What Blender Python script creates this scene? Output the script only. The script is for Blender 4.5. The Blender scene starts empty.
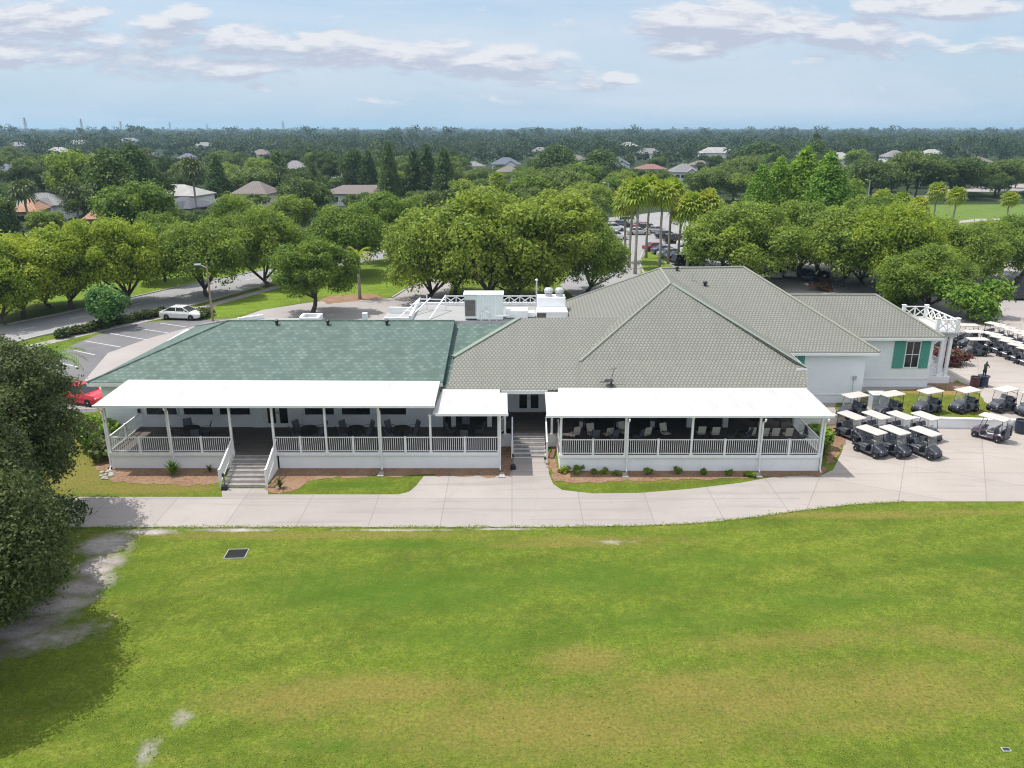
import bpy, bmesh, math, random
import numpy as np
from mathutils import Vector, Matrix
R = math.radians
random.seed(7)
SC = bpy.context.scene
COL = SC.collection

# ------------------------------------------------------------------ camera
FPX, CAMH = 800.0, 20.0
PITCH = math.atan(255 / FPX)
cd = bpy.data.cameras.new('camera'); cam = bpy.data.objects.new('camera', cd); COL.objects.link(cam)
cam.location = (0, 0, CAMH); cam.rotation_euler = (math.pi / 2 - PITCH, 0, 0)
cd.sensor_width = 36; cd.lens = FPX / 1024 * 36; cd.clip_end = 40000; cd.clip_start = .1
SC.camera = cam
_c, _s = math.cos(PITCH), math.sin(PITCH)
def ray(px, py):
    x = (px - 512) / FPX; y = (384 - py) / FPX
    return Vector((x, _c + y * _s, -_s + y * _c))
def G(px, py, z=0.0):
    """where a photo pixel lies on the level plane z"""
    d = ray(px, py); t = (z - CAMH) / d.z
    return Vector((d.x * t, d.y * t, z))
def Q(px, py, Y):
    """where a photo pixel lies on the upright plane at depth Y"""
    d = ray(px, py); t = Y / d.y
    return Vector((d.x * t, Y, CAMH + d.z * t))
def on_plane(px, py, a, b, c):
    n = (b - a).cross(c - a); d = ray(px, py); o = Vector((0, 0, CAMH))
    return o + d * ((a - o).dot(n) / d.dot(n))
V = Vector

# ------------------------------------------------------------------ mesh building
class MB:
    def __init__(s): s.v = []; s.f = []
    def add(s, vs, fs):
        n = len(s.v); s.v += [tuple(v) for v in vs]; s.f += [tuple(i + n for i in f) for f in fs]; return s
    def box(s, x0, x1, y0, y1, z0, z1):
        return s.add([(x0,y0,z0),(x1,y0,z0),(x1,y1,z0),(x0,y1,z0),(x0,y0,z1),(x1,y0,z1),(x1,y1,z1),(x0,y1,z1)],
                     [(3,2,1,0),(4,5,6,7),(0,1,5,4),(1,2,6,5),(2,3,7,6),(3,0,4,7)])
    def bar(s, a, b, w, h):
        a = V(a); b = V(b); d = (b - a).normalized()
        up = V((0,0,1)) if abs(d.z) < .95 else V((0,1,0))
        r = d.cross(up).normalized() * (w / 2); u = r.cross(d).normalized() * (h / 2)
        vs = [a-r-u, a+r-u, a+r+u, a-r+u, b-r-u, b+r-u, b+r+u, b-r+u]
        return s.add(vs, [(3,2,1,0),(4,5,6,7),(0,1,5,4),(1,2,6,5),(2,3,7,6),(3,0,4,7)])
    def tube(s, pts, rad, n=8, cap=True):
        pts = [V(p) for p in pts]
        if not isinstance(rad, (list, tuple)): rad = [rad] * len(pts)
        vs = []; fs = []
        for i, p in enumerate(pts):
            d = (pts[min(i+1, len(pts)-1)] - pts[max(i-1, 0)]).normalized()
            up = V((0,0,1)) if abs(d.z) < .9 else V((1,0,0))
            a = d.cross(up).normalized(); b = a.cross(d)
            for k in range(n):
                t = 2 * math.pi * k / n
                vs.append(p + (a * math.cos(t) + b * math.sin(t)) * rad[i])
        for i in range(len(pts) - 1):
            for k in range(n):
                fs.append((i*n+k, (i+1)*n+k, (i+1)*n+(k+1)%n, i*n+(k+1)%n))
        if cap:
            fs.append(tuple(range(n))); fs.append(tuple(range((len(pts)-1)*n, len(pts)*n))[::-1])
        return s.add(vs, fs)
    def lathe(s, prof, n=16, o=(0,0,0), axis='z'):
        vs = []; fs = []
        for r, z in prof:
            for k in range(n):
                t = 2 * math.pi * k / n; p = (r*math.cos(t), r*math.sin(t), z)
                if axis == 'y': p = (p[0], p[2], p[1])
                if axis == 'x': p = (p[2], p[0], p[1])
                vs.append((p[0]+o[0], p[1]+o[1], p[2]+o[2]))
        for i in range(len(prof) - 1):
            for k in range(n):
                fs.append((i*n+k, i*n+(k+1)%n, (i+1)*n+(k+1)%n, (i+1)*n+k))
        fs.append(tuple(range(n))[::-1]); fs.append(tuple(range((len(prof)-1)*n, len(prof)*n)))
        return s.add(vs, fs)
    def slab(s, poly, t, d=(0,0,-1)):
        poly = [V(p) for p in poly]; n = len(poly); low = [p + V(d) * t for p in poly]
        fs = [tuple(range(n)), tuple(range(n, 2*n))[::-1]]
        fs += [(i, n+i, n+(i+1)%n, (i+1)%n) for i in range(n)]
        return s.add(poly + low, fs)
    def poly(s, p): return s.add(p, [tuple(range(len(p)))])
    def loft(s, rings, cap=True):
        n = len(rings[0]); vs = [p for r in rings for p in r]; fs = []
        for i in range(len(rings)-1):
            for k in range(n): fs.append((i*n+k, i*n+(k+1)%n, (i+1)*n+(k+1)%n, (i+1)*n+k))
        if cap: fs.append(tuple(range(n))[::-1]); fs.append(tuple(range((len(rings)-1)*n, len(rings)*n)))
        return s.add(vs, fs)
    def build(s, name, m, parent=None, origin=None, smooth=False, bevel=0, fix=True):
        off = V((0,0,0))
        if parent is not None:
            p = parent
            while p: off = off + p.location; p = p.parent
        elif origin is not None: off = V(origin)
        me = bpy.data.meshes.new(name)
        me.from_pydata([tuple(V(v) - off) for v in s.v], [], s.f)
        bm = bmesh.new(); bm.from_mesh(me)
        if fix: bmesh.ops.recalc_face_normals(bm, faces=bm.faces)
        if bevel:
            es = [e for e in bm.edges if len(e.link_faces) == 2 and e.calc_face_angle(0) > .5]
            bmesh.ops.bevel(bm, geom=es, offset=bevel, segments=2, affect='EDGES', profile=.5, clamp_overlap=True)
        uv = bm.loops.layers.uv.new('metres')
        for f in bm.faces:
            n = f.normal; f.smooth = smooth
            u = V((0,0,1)).cross(n)
            u = u.normalized() if u.length > .02 else V((1,0,0))
            w = n.cross(u)
            for l in f.loops:
                co = l.vert.co + off
                l[uv].uv = (co.dot(u), co.dot(w))
        bm.to_mesh(me); bm.free()
        me.materials.append(m)
        o = bpy.data.objects.new(name, me); COL.objects.link(o)
        if parent is not None: o.parent = parent
        elif origin is not None: o.location = origin
        return o
def tag(o, label=None, cat=None, group=None, kind=None):
    if label: o['label'] = label
    if cat: o['category'] = cat
    if group: o['group'] = group
    if kind: o['kind'] = kind
    return o
def thing(name, label, cat, loc=(0,0,0), rz=0, group=None):
    o = bpy.data.objects.new(name, None); COL.objects.link(o)
    o.location = loc; o.rotation_euler = (0,0,rz); o.empty_display_size = .3
    return tag(o, label, cat, group)
CH = {}
def dup(root, loc, rz=0, label=None, group=None, scale=1):
    """a copy of a thing with copies of its parts and sub-parts (mesh data shared)"""
    r = root.copy(); COL.objects.link(r); r.location = loc; r.rotation_euler = (0,0,rz)
    r.scale = (scale,)*3 if not isinstance(scale, tuple) else scale
    if label: r['label'] = label
    if group: r['group'] = group
    for ch in root.children:
        c = ch.copy(); COL.objects.link(c); c.parent = r
        for g in ch.children:
            d = g.copy(); COL.objects.link(d); d.parent = c
    return r
PROTOS=[]
class Proto:
    """the first placing moves the thing itself, every later one copies it"""
    def __init__(s, root): s.root = root; s.used = False; PROTOS.append(s)
    def place(s, loc, rz=0, label=None, group=None, scale=1):
        if not s.used:
            s.used = True; r = s.root; r.location = loc; r.rotation_euler = (0,0,rz)
            r.scale = (scale,)*3 if not isinstance(scale, tuple) else scale
            if label: r['label'] = label
            if group: r['group'] = group
            return r
        return dup(s.root, loc, rz, label, group, scale)

# ------------------------------------------------------------------ materials
def newmat(name):
    m = bpy.data.materials.new(name); m.use_nodes = True
    nt = m.node_tree; b = nt.nodes['Principled BSDF']
    return m, nt, b
def N(nt, typ, **kw):
    n = nt.nodes.new(typ)
    for k, v in kw.items():
        if k in n.inputs.keys(): 
            if isinstance(v, bpy.types.NodeSocket): nt.links.new(v, n.inputs[k])
            else: n.inputs[k].default_value = v
        else: setattr(n, k, v)
    return n
def c4(c): return (c[0], c[1], c[2], 1)
def mixc(nt, f, a, b, mode='MIX'):
    n = nt.nodes.new('ShaderNodeMix'); n.data_type = 'RGBA'; n.blend_type = mode
    for sock, v in ((n.inputs[0], f), (n.inputs[6], a), (n.inputs[7], b)):
        if isinstance(v, bpy.types.NodeSocket): nt.links.new(v, sock)
        else: sock.default_value = v if not isinstance(v, tuple) else c4(v)
    return n.outputs[2]
def math_(nt, op, a, b=0.0, c=None, clamp=False):
    n = nt.nodes.new('ShaderNodeMath'); n.operation = op; n.use_clamp = clamp
    for i, v in enumerate((a, b) if c is None else (a, b, c)):
        if isinstance(v, bpy.types.NodeSocket): nt.links.new(v, n.inputs[i])
        else: n.inputs[i].default_value = v
    return n.outputs[0]
def noise(nt, vec, scale, detail=3, rough=.55, dist=0):
    n = N(nt, 'ShaderNodeTexNoise'); n.inputs['Scale'].default_value = scale
    n.inputs['Detail'].default_value = detail; n.inputs['Roughness'].default_value = rough
    n.inputs['Distortion'].default_value = dist
    nt.links.new(vec, n.inputs['Vector']); return n.outputs[0]
def ramp(nt, f, a, b, lo=0.0, hi=1.0):
    n = N(nt, 'ShaderNodeMapRange', clamp=True); nt.links.new(f, n.inputs[0])
    n.inputs[1].default_value = a; n.inputs[2].default_value = b; n.inputs[3].default_value = lo; n.inputs[4].default_value = hi
    return n.outputs[0]
def wpos(nt): return N(nt, 'ShaderNodeNewGeometry').outputs['Position']
def opos(nt): return N(nt, 'ShaderNodeTexCoord').outputs['Object']
def bump(nt, b, h, strength=.3, dist=.02):
    n = N(nt, 'ShaderNodeBump'); n.inputs['Strength'].default_value = strength; n.inputs['Distance'].default_value = dist
    nt.links.new(h, n.inputs['Height']); nt.links.new(n.outputs[0], b.inputs['Normal'])
def plain(name, col, rough=.6, metal=0, var=.12, scale=1.5, spec=.4):
    """a painted or moulded surface with slight uneven wear"""
    m, nt, b = newmat(name)
    f = noise(nt, opos(nt), scale, 4, .6)
    lo = tuple(max(0, x*(1-var)) for x in col); hi = tuple(min(1, x*(1+var)) for x in col)
    nt.links.new(mixc(nt, ramp(nt, f, .3, .7), lo, hi), b.inputs['Base Color'])
    b.inputs['Roughness'].default_value = rough; b.inputs['Metallic'].default_value = metal
    b.inputs['Specular IOR Level'].default_value = spec
    return m
M = {}
M['white'] = plain('white_paint', (.78,.79,.80), .5, var=.04)
M['white_trim'] = plain('white_trim', (.80,.80,.80), .45, var=.05, scale=3)
M['dark_metal'] = plain('dark_metal', (.03,.03,.033), .45, .3)
M['black_plastic'] = plain('black_plastic', (.022,.023,.03), .38)
M['tyre'] = plain('tyre_rubber', (.018,.018,.02), .8)
M['rim'] = plain('rim_metal', (.6,.6,.62), .35, .6)
M['canopy'] = plain('canopy_cream', (.45,.425,.395), .45, var=.05)
M['cartgrey'] = plain('cart_graphite_paint', (.075,.078,.10), .28, .2)
M['cartpurple'] = plain('cart_plum_paint', (.15,.13,.165), .3, .2)
M['seat'] = plain('seat_vinyl', (.12,.125,.145), .45)
M['beige_sling'] = plain('beige_sling', (.62,.57,.48), .7)
M['dark_wood'] = plain('dark_table', (.03,.027,.025), .5)
M['headlamp'] = plain('headlamp_glass', (.75,.76,.78), .15)
M['tail'] = plain('tail_lamp_red', (.35,.02,.02), .3)
M['teal'] = plain('teal_shutter', (.08,.31,.25), .55, var=.08)
M['gable'] = plain('dark_teal_gable', (.02,.055,.05), .7)
M['galv'] = plain('galvanised_metal', (.55,.57,.58), .4, .5, .08)
M['hvac'] = plain('hvac_paint', (.55,.60,.58), .5, var=.06, scale=3)
M['hvac_grey'] = plain('condenser_paint', (.42,.45,.46), .5, var=.06, scale=3)
M['louver'] = plain('dark_louver', (.12,.10,.09), .6)
M['pole'] = plain('weathered_pole', (.26,.20,.14), .8, var=.2)
M['bark'] = plain('oak_bark', (.10,.08,.062), .9, var=.35, scale=3)
M['palmbark'] = plain('palm_bark', (.36,.32,.27), .9, var=.25, scale=4)
M['bronze'] = plain('weathered_bronze', (.04,.055,.055), .5, .3)
M['maroon'] = plain('maroon_bin', (.07,.025,.03), .5)
M['navy'] = plain('navy_bin', (.025,.03,.055), .5)
M['concrete_small'] = plain('concrete_pad', (.33,.315,.29), .9)
M['steel'] = plain('pylon_steel', (.42,.44,.46), .6, .3)
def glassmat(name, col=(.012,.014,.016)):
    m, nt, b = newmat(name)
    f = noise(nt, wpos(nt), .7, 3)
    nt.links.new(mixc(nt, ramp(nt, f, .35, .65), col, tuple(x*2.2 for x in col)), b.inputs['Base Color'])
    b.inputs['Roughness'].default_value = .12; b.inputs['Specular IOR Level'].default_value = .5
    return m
M['glass'] = glassmat('window_glass')
M['carglass'] = glassmat('car_glass', (.015,.017,.02))
def screenmat():
    m, nt, b = newmat('clear_acrylic')
    b.inputs['Base Color'].default_value = (.8,.8,.8,1); b.inputs['Roughness'].default_value = .05
    t = N(nt, 'ShaderNodeBsdfTransparent'); mx = N(nt, 'ShaderNodeMixShader'); mx.inputs[0].default_value = .12
    nt.links.new(t.outputs[0], mx.inputs[1]); nt.links.new(b.outputs[0], mx.inputs[2])
    nt.links.new(mx.outputs[0], nt.nodes['Material Output'].inputs[0]); return m
M['screen'] = screenmat()
def carpaint(name, col):
    m, nt, b = newmat(name)
    f = noise(nt, opos(nt), 2, 2)
    nt.links.new(mixc(nt, f, tuple(x*.9 for x in col), col), b.inputs['Base Color'])
    b.inputs['Roughness'].default_value = .28; b.inputs['Metallic'].default_value = .1; b.inputs['Coat Weight'].default_value = .6
    return m
# siding: painted lap boards
def siding():
    m, nt, b = newmat('lap_siding')
    uv = N(nt, 'ShaderNodeTexCoord').outputs['UV']
    sp = N(nt, 'ShaderNodeSeparateXYZ'); nt.links.new(uv, sp.inputs[0])
    fr = math_(nt, 'FRACT', math_(nt, 'DIVIDE', sp.outputs[1], .2))
    line = ramp(nt, fr, 0, .12, 1, 0)
    st = noise(nt, wpos(nt), .8, 4, .65)
    base = mixc(nt, ramp(nt, st, .3, .7), (.78,.81,.84), (.85,.865,.88))
    nt.links.new(mixc(nt, math_(nt, 'MULTIPLY', line, .35), base, (.5,.53,.56)), b.inputs['Base Color'])
    b.inputs['Roughness'].default_value = .6
    bump(nt, b, fr, .25, .02); return m
M['siding'] = siding()
def skirtm():
    m, nt, b = newmat('painted_skirting')
    p = wpos(nt); st = noise(nt, p, .9, 5, .7)
    mp = N(nt, 'ShaderNodeMapping'); mp.inputs['Scale'].default_value = (3,3,.3); nt.links.new(p, mp.inputs[0])
    s2 = noise(nt, mp.outputs[0], 1.5, 4, .7)
    a = mixc(nt, ramp(nt, st, .35, .7), (.87,.875,.88), (.80,.815,.82))
    nt.links.new(mixc(nt, ramp(nt, s2, .6, .85, 0, .5), a, (.55,.55,.53)), b.inputs['Base Color'])
    b.inputs['Roughness'].default_value = .6; return m
M['skirt'] = skirtm()
def porchroof():
    m, nt, b = newmat('white_insulated_panel')
    p = wpos(nt); sp = N(nt, 'ShaderNodeSeparateXYZ'); nt.links.new(p, sp.inputs[0])
    fr = math_(nt, 'FRACT', math_(nt, 'DIVIDE', sp.outputs[0], 1.22))
    seam = ramp(nt, fr, 0, .03, 1, 0)
    mp = N(nt, 'ShaderNodeMapping'); mp.inputs['Scale'].default_value = (1.5,.35,1); nt.links.new(p, mp.inputs[0])
    st = noise(nt, mp.outputs[0], 1.2, 6, .7)
    a = mixc(nt, ramp(nt, st, .46, .78, 0, .6), (.475,.472,.475), (.25,.24,.23))
    nt.links.new(mixc(nt, math_(nt,'MULTIPLY',seam,.3), a, (.5,.5,.5)), b.inputs['Base Color'])
    b.inputs['Roughness'].default_value = .45; return m
M['porchroof'] = porchroof()
def shingle():
    m, nt, b = newmat('green_asphalt_shingle')
    uv = N(nt, 'ShaderNodeTexCoord').outputs['UV']
    sp = N(nt, 'ShaderNodeSeparateXYZ'); nt.links.new(uv, sp.inputs[0])
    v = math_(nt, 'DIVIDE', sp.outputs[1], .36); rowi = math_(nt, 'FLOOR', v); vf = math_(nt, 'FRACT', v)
    u = math_(nt, 'ADD', math_(nt, 'DIVIDE', sp.outputs[0], .42), math_(nt, 'MULTIPLY', math_(nt, 'MODULO', rowi, 2.0), .5))
    ui = math_(nt, 'FLOOR', u); uf = math_(nt, 'FRACT', u)
    cmb = N(nt, 'ShaderNodeCombineXYZ'); nt.links.new(ui, cmb.inputs[0]); nt.links.new(rowi, cmb.inputs[1])
    wn = N(nt, 'ShaderNodeTexWhiteNoise', noise_dimensions='2D'); nt.links.new(cmb.outputs[0], wn.inputs['Vector'])
    c = mixc(nt, wn.outputs[0], (.074,.110,.089), (.122,.165,.138))
    p = wpos(nt)
    big = noise(nt, p, .3, 5, .65); fine = noise(nt, p, 4, 4, .7)
    c = mixc(nt, ramp(nt, big, .35, .68, 0, .6), c, (.06,.115,.105))
    tab_glint = math_(nt, 'MULTIPLY', ramp(nt, math_(nt, 'ABSOLUTE', math_(nt, 'SUBTRACT', uf, .5)), .12, .26, 1, 0), ramp(nt, math_(nt, 'ABSOLUTE', math_(nt, 'SUBTRACT', vf, .45)), .14, .30, 1, 0))
    c = mixc(nt, math_(nt, 'MULTIPLY', tab_glint, ramp(nt, wn.outputs[0], .25, 1.0, .05, .5)), c, (.21,.28,.245))  # pale fleck on each tab: a highlight painted into the colour
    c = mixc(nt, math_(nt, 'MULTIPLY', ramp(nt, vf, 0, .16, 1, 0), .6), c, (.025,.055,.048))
    mps = N(nt, 'ShaderNodeMapping'); mps.inputs['Scale'].default_value = (1.1,.12,1); nt.links.new(uv, mps.inputs[0])
    sk = noise(nt, mps.outputs[0], 1.0, 5, .65)
    c = mixc(nt, ramp(nt, sk, .48, .75, 0, .5), c, (.055,.085,.075))
    c = mixc(nt, ramp(nt, fine, .45, .7, 0, .35), c, (.05,.10,.09))
    nt.links.new(c, b.inputs['Base Color']); b.inputs['Roughness'].default_value = .9
    bump(nt, b, vf, .3, .02); return m
M['shingle'] = shingle()
def tile(name, c1, c2, lap_shade, wid=.33, row=.40):
    m, nt, b = newmat(name)
    uv = N(nt, 'ShaderNodeTexCoord').outputs['UV']
    sp = N(nt, 'ShaderNodeSeparateXYZ'); nt.links.new(uv, sp.inputs[0])
    v = math_(nt, 'DIVIDE', sp.outputs[1], row); rowi = math_(nt, 'FLOOR', v); vf = math_(nt, 'FRACT', v)
    u = math_(nt, 'ADD', math_(nt, 'DIVIDE', sp.outputs[0], wid), math_(nt, 'MULTIPLY', math_(nt, 'MODULO', rowi, 2.0), .5))
    ui = math_(nt, 'FLOOR', u); uf = math_(nt, 'FRACT', u)
    prof = math_(nt, 'SINE', math_(nt, 'MULTIPLY', uf, math.pi))            # barrel
    edge = ramp(nt, vf, 0, .16, 1, 0)                                        # shadowed butt of each course
    gap = ramp(nt, prof, 0, .45, 1, 0)
    cmb = N(nt, 'ShaderNodeCombineXYZ'); nt.links.new(ui, cmb.inputs[0]); nt.links.new(rowi, cmb.inputs[1])
    wn = N(nt, 'ShaderNodeTexWhiteNoise', noise_dimensions='2D'); nt.links.new(cmb.outputs[0], wn.inputs['Vector'])
    c = mixc(nt, math_(nt, 'MULTIPLY', wn.outputs[0], .55), c1, c2)
    big = noise(nt, wpos(nt), .22, 5, .65)
    c = mixc(nt, ramp(nt, big, .38, .68, 0, .4), c, tuple(x*.72 for x in c1))
    st = noise(nt, wpos(nt), 1.4, 4, .7)
    c = mixc(nt, ramp(nt, st, .58, .8, 0, .4), c, (.15,.145,.105))
    mps = N(nt, 'ShaderNodeMapping'); mps.inputs['Scale'].default_value = (1.3,.14,1); nt.links.new(uv, mps.inputs[0])
    sk = noise(nt, mps.outputs[0], 1.0, 5, .65)
    c = mixc(nt, ramp(nt, sk, .5, .75, 0, .5), c, tuple(x*.55 for x in c1))
    # shading painted into the colour: each tile's rounded crown light, its laps dark
    face = math_(nt, 'MULTIPLY', ramp(nt, prof, .25, .8), ramp(nt, vf, .12, .42))
    c = mixc(nt, face, lap_shade, c)
    nt.links.new(c, b.inputs['Base Color']); b.inputs['Roughness'].default_value = .8
    h = math_(nt, 'ADD', math_(nt, 'MULTIPLY', prof, .6), math_(nt, 'MULTIPLY', vf, -.5))
    bump(nt, b, h, .45, .05); return m
M['tile'] = tile('grey_olive_tile', (.222,.225,.193), (.172,.177,.153), (.108,.111,.095), .25, .285)
M['cap'] = plain('ridge_cap_tile', (.25,.26,.215), .8, var=.15, scale=6)
M['capgreen'] = plain('ridge_cap_green', (.20,.24,.20), .8, var=.12, scale=6)
def deckm():
    m, nt, b = newmat('weathered_deck_boards')
    p = wpos(nt); sp = N(nt, 'ShaderNodeSeparateXYZ'); nt.links.new(p, sp.inputs[0])
    fr = math_(nt, 'FRACT', math_(nt, 'DIVIDE', sp.outputs[1], .15))
    mp = N(nt, 'ShaderNodeMapping'); mp.inputs['Scale'].default_value = (.5,6,1); nt.links.new(p, mp.inputs[0])
    st = noise(nt, mp.outputs[0], 1.2, 5, .7)
    a = mixc(nt, ramp(nt, st, .3, .7), (.06,.05,.045), (.135,.118,.11))
    nt.links.new(mixc(nt, ramp(nt, fr, 0, .1, 1, 0), a, (.02,.018,.016)), b.inputs['Base Color'])
    b.inputs['Roughness'].default_value = .7; return m
M['deck'] = deckm()
M['tread'] = plain('stair_tread', (.25,.225,.21), .8, var=.3, scale=2.5)
def riserm():
    m, nt, b = newmat('scuffed_riser')
    st = noise(nt, wpos(nt), 2.2, 5, .7)
    nt.links.new(mixc(nt, ramp(nt, st, .22, .42), (.34,.32,.31), (.80,.79,.78)), b.inputs['Base Color'])
    b.inputs['Roughness'].default_value = .7; return m
M['riser'] = riserm()
M['nosing'] = plain('pale_nosing', (.5,.47,.44), .8, var=.25, scale=2)
def concrete(name, c1, c2, joint=0.0, ang=0.0, stain=(.33,.29,.26)):
    m, nt, b = newmat(name)
    p = wpos(nt)
    big = noise(nt, p, .16, 5, .6); mid = noise(nt, p, .7, 5, .7, .6); fine = noise(nt, p, 14, 3, .7)
    c = mixc(nt, ramp(nt, big, .35, .68), c1, c2)
    c = mixc(nt, ramp(nt, mid, .55, .8, 0, .55), c, stain)
    c = mixc(nt, ramp(nt, fine, .3, .7, 0, .22), c, tuple(x*.75 for x in c1))
    if joint:
        mt = N(nt, 'ShaderNodeMapping'); mt.inputs['Rotation'].default_value = (0,0,R(-12)); mt.inputs['Scale'].default_value = (.10,1.6,1); nt.links.new(p, mt.inputs[0])
        ty = noise(nt, mt.outputs[0], 1.0, 5, .6, .5)
        c = mixc(nt, ramp(nt, ty, .52, .72, 0, .55), c, tuple(x*.62 for x in c1))
        mp = N(nt, 'ShaderNodeMapping'); mp.inputs['Rotation'].default_value = (0,0,ang); nt.links.new(p, mp.inputs[0])
        wob = noise(nt, p, .35, 2)
        sp = N(nt, 'ShaderNodeSeparateXYZ'); nt.links.new(mp.outputs[0], sp.inputs[0])
        slabx = math_(nt, 'FLOOR', math_(nt, 'DIVIDE', sp.outputs[0], joint)); slaby = math_(nt, 'FLOOR', math_(nt, 'DIVIDE', math_(nt, 'ADD', sp.outputs[1], -.35), joint*.98))
        cb = N(nt, 'ShaderNodeCombineXYZ'); nt.links.new(slabx, cb.inputs[0]); nt.links.new(slaby, cb.inputs[1])
        wn = N(nt, 'ShaderNodeTexWhiteNoise', noise_dimensions='2D'); nt.links.new(cb.outputs[0], wn.inputs['Vector'])
        c = mixc(nt, math_(nt, 'MULTIPLY', wn.outputs[0], .35), c, tuple(x*.78 for x in c1))
        l = None
        for a, off, per in ((0, 0, joint), (1, -.35, joint*.98)):
            fr = math_(nt, 'FRACT', math_(nt, 'DIVIDE', math_(nt, 'ADD', sp.outputs[a], off), per))
            k = ramp(nt, math_(nt, 'ABSOLUTE', math_(nt, 'SUBTRACT', fr, .5)), .5-.035/per, .5-.012/per)
            l = k if l is None else math_(nt, 'MAXIMUM', l, k)
        c = mixc(nt, math_(nt, 'MULTIPLY', l, .5), c, (.13,.12,.11))
        # a few cracks
        vo = N(nt, 'ShaderNodeTexVoronoi', feature='DISTANCE_TO_EDGE'); vo.inputs['Scale'].default_value = .17
        va = N(nt, 'ShaderNodeVectorMath', operation='ADD'); nt.links.new(p, va.inputs[0])
        nz = N(nt, 'ShaderNodeTexNoise'); nz.inputs['Scale'].default_value = .5; nz.inputs['Detail'].default_value = 4; nt.links.new(p, nz.inputs['Vector'])
        nt.links.new(nz.outputs[1], va.inputs[1]); nt.links.new(va.outputs[0], vo.inputs['Vector'])
        ck = ramp(nt, vo.outputs[0], .0, .006, 1, 0)
        c = mixc(nt, math_(nt, 'MULTIPLY', math_(nt, 'MULTIPLY', ck, ramp(nt, big, .48, .52)), .3), c, (.2,.18,.16))
    nt.links.new(c, b.inputs['Base Color']); b.inputs['Roughness'].default_value = .85
    bump(nt, b, fine, .15, .01); return m
M['walk'] = concrete('walk_concrete', (.30,.27,.252), (.365,.33,.31), 3.8, 0, (.245,.22,.205))
M['yard'] = concrete('yard_concrete', (.325,.29,.262), (.385,.345,.315), 4.4, R(28), (.25,.222,.20))
M['pale'] = concrete('pale_pavement', (.33,.30,.29), (.27,.25,.245))
M['asphalt'] = concrete('lot_asphalt', (.115,.112,.12), (.16,.155,.16), 0, 0, (.075,.072,.078))
M['road'] = concrete('road_asphalt', (.235,.23,.235), (.28,.275,.28), 0, 0, (.19,.185,.19))
M['roadwhite'] = plain('road_paint', (.48,.48,.48), .7, var=.2, scale=1)
M['flatroof'] = concrete('flat_roof_membrane', (.33,.33,.33), (.255,.255,.25), 0, 0, (.16,.155,.145))
def ellmask(nt, p, lst, wob=.35):
    """soft-edged patches: bare sand, worn turf; each (X, Y, rx, ry, angle, strength)"""
    nz = noise(nt, p, 1.3, 7, .72)
    sp = None; acc = None
    for X, Y, rx, ry, a, st in lst:
        mp = N(nt, 'ShaderNodeMapping', vector_type='TEXTURE')
        mp.inputs['Location'].default_value = (X, Y, 0); mp.inputs['Rotation'].default_value = (0,0,a); mp.inputs['Scale'].default_value = (rx, ry, 1e6)
        nt.links.new(p, mp.inputs[0])
        ln = N(nt, 'ShaderNodeVectorMath', operation='LENGTH'); nt.links.new(mp.outputs[0], ln.inputs[0])
        k = math_(nt, 'MULTIPLY', math_(nt, 'SUBTRACT', 1.25, ln.outputs['Value']), st)
        acc = k if acc is None else math_(nt, 'MAXIMUM', acc, k)
    return ramp(nt, math_(nt, 'ADD', acc, math_(nt, 'MULTIPLY', math_(nt, 'SUBTRACT', nz, .5), wob*4)), .05, .75)
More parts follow.
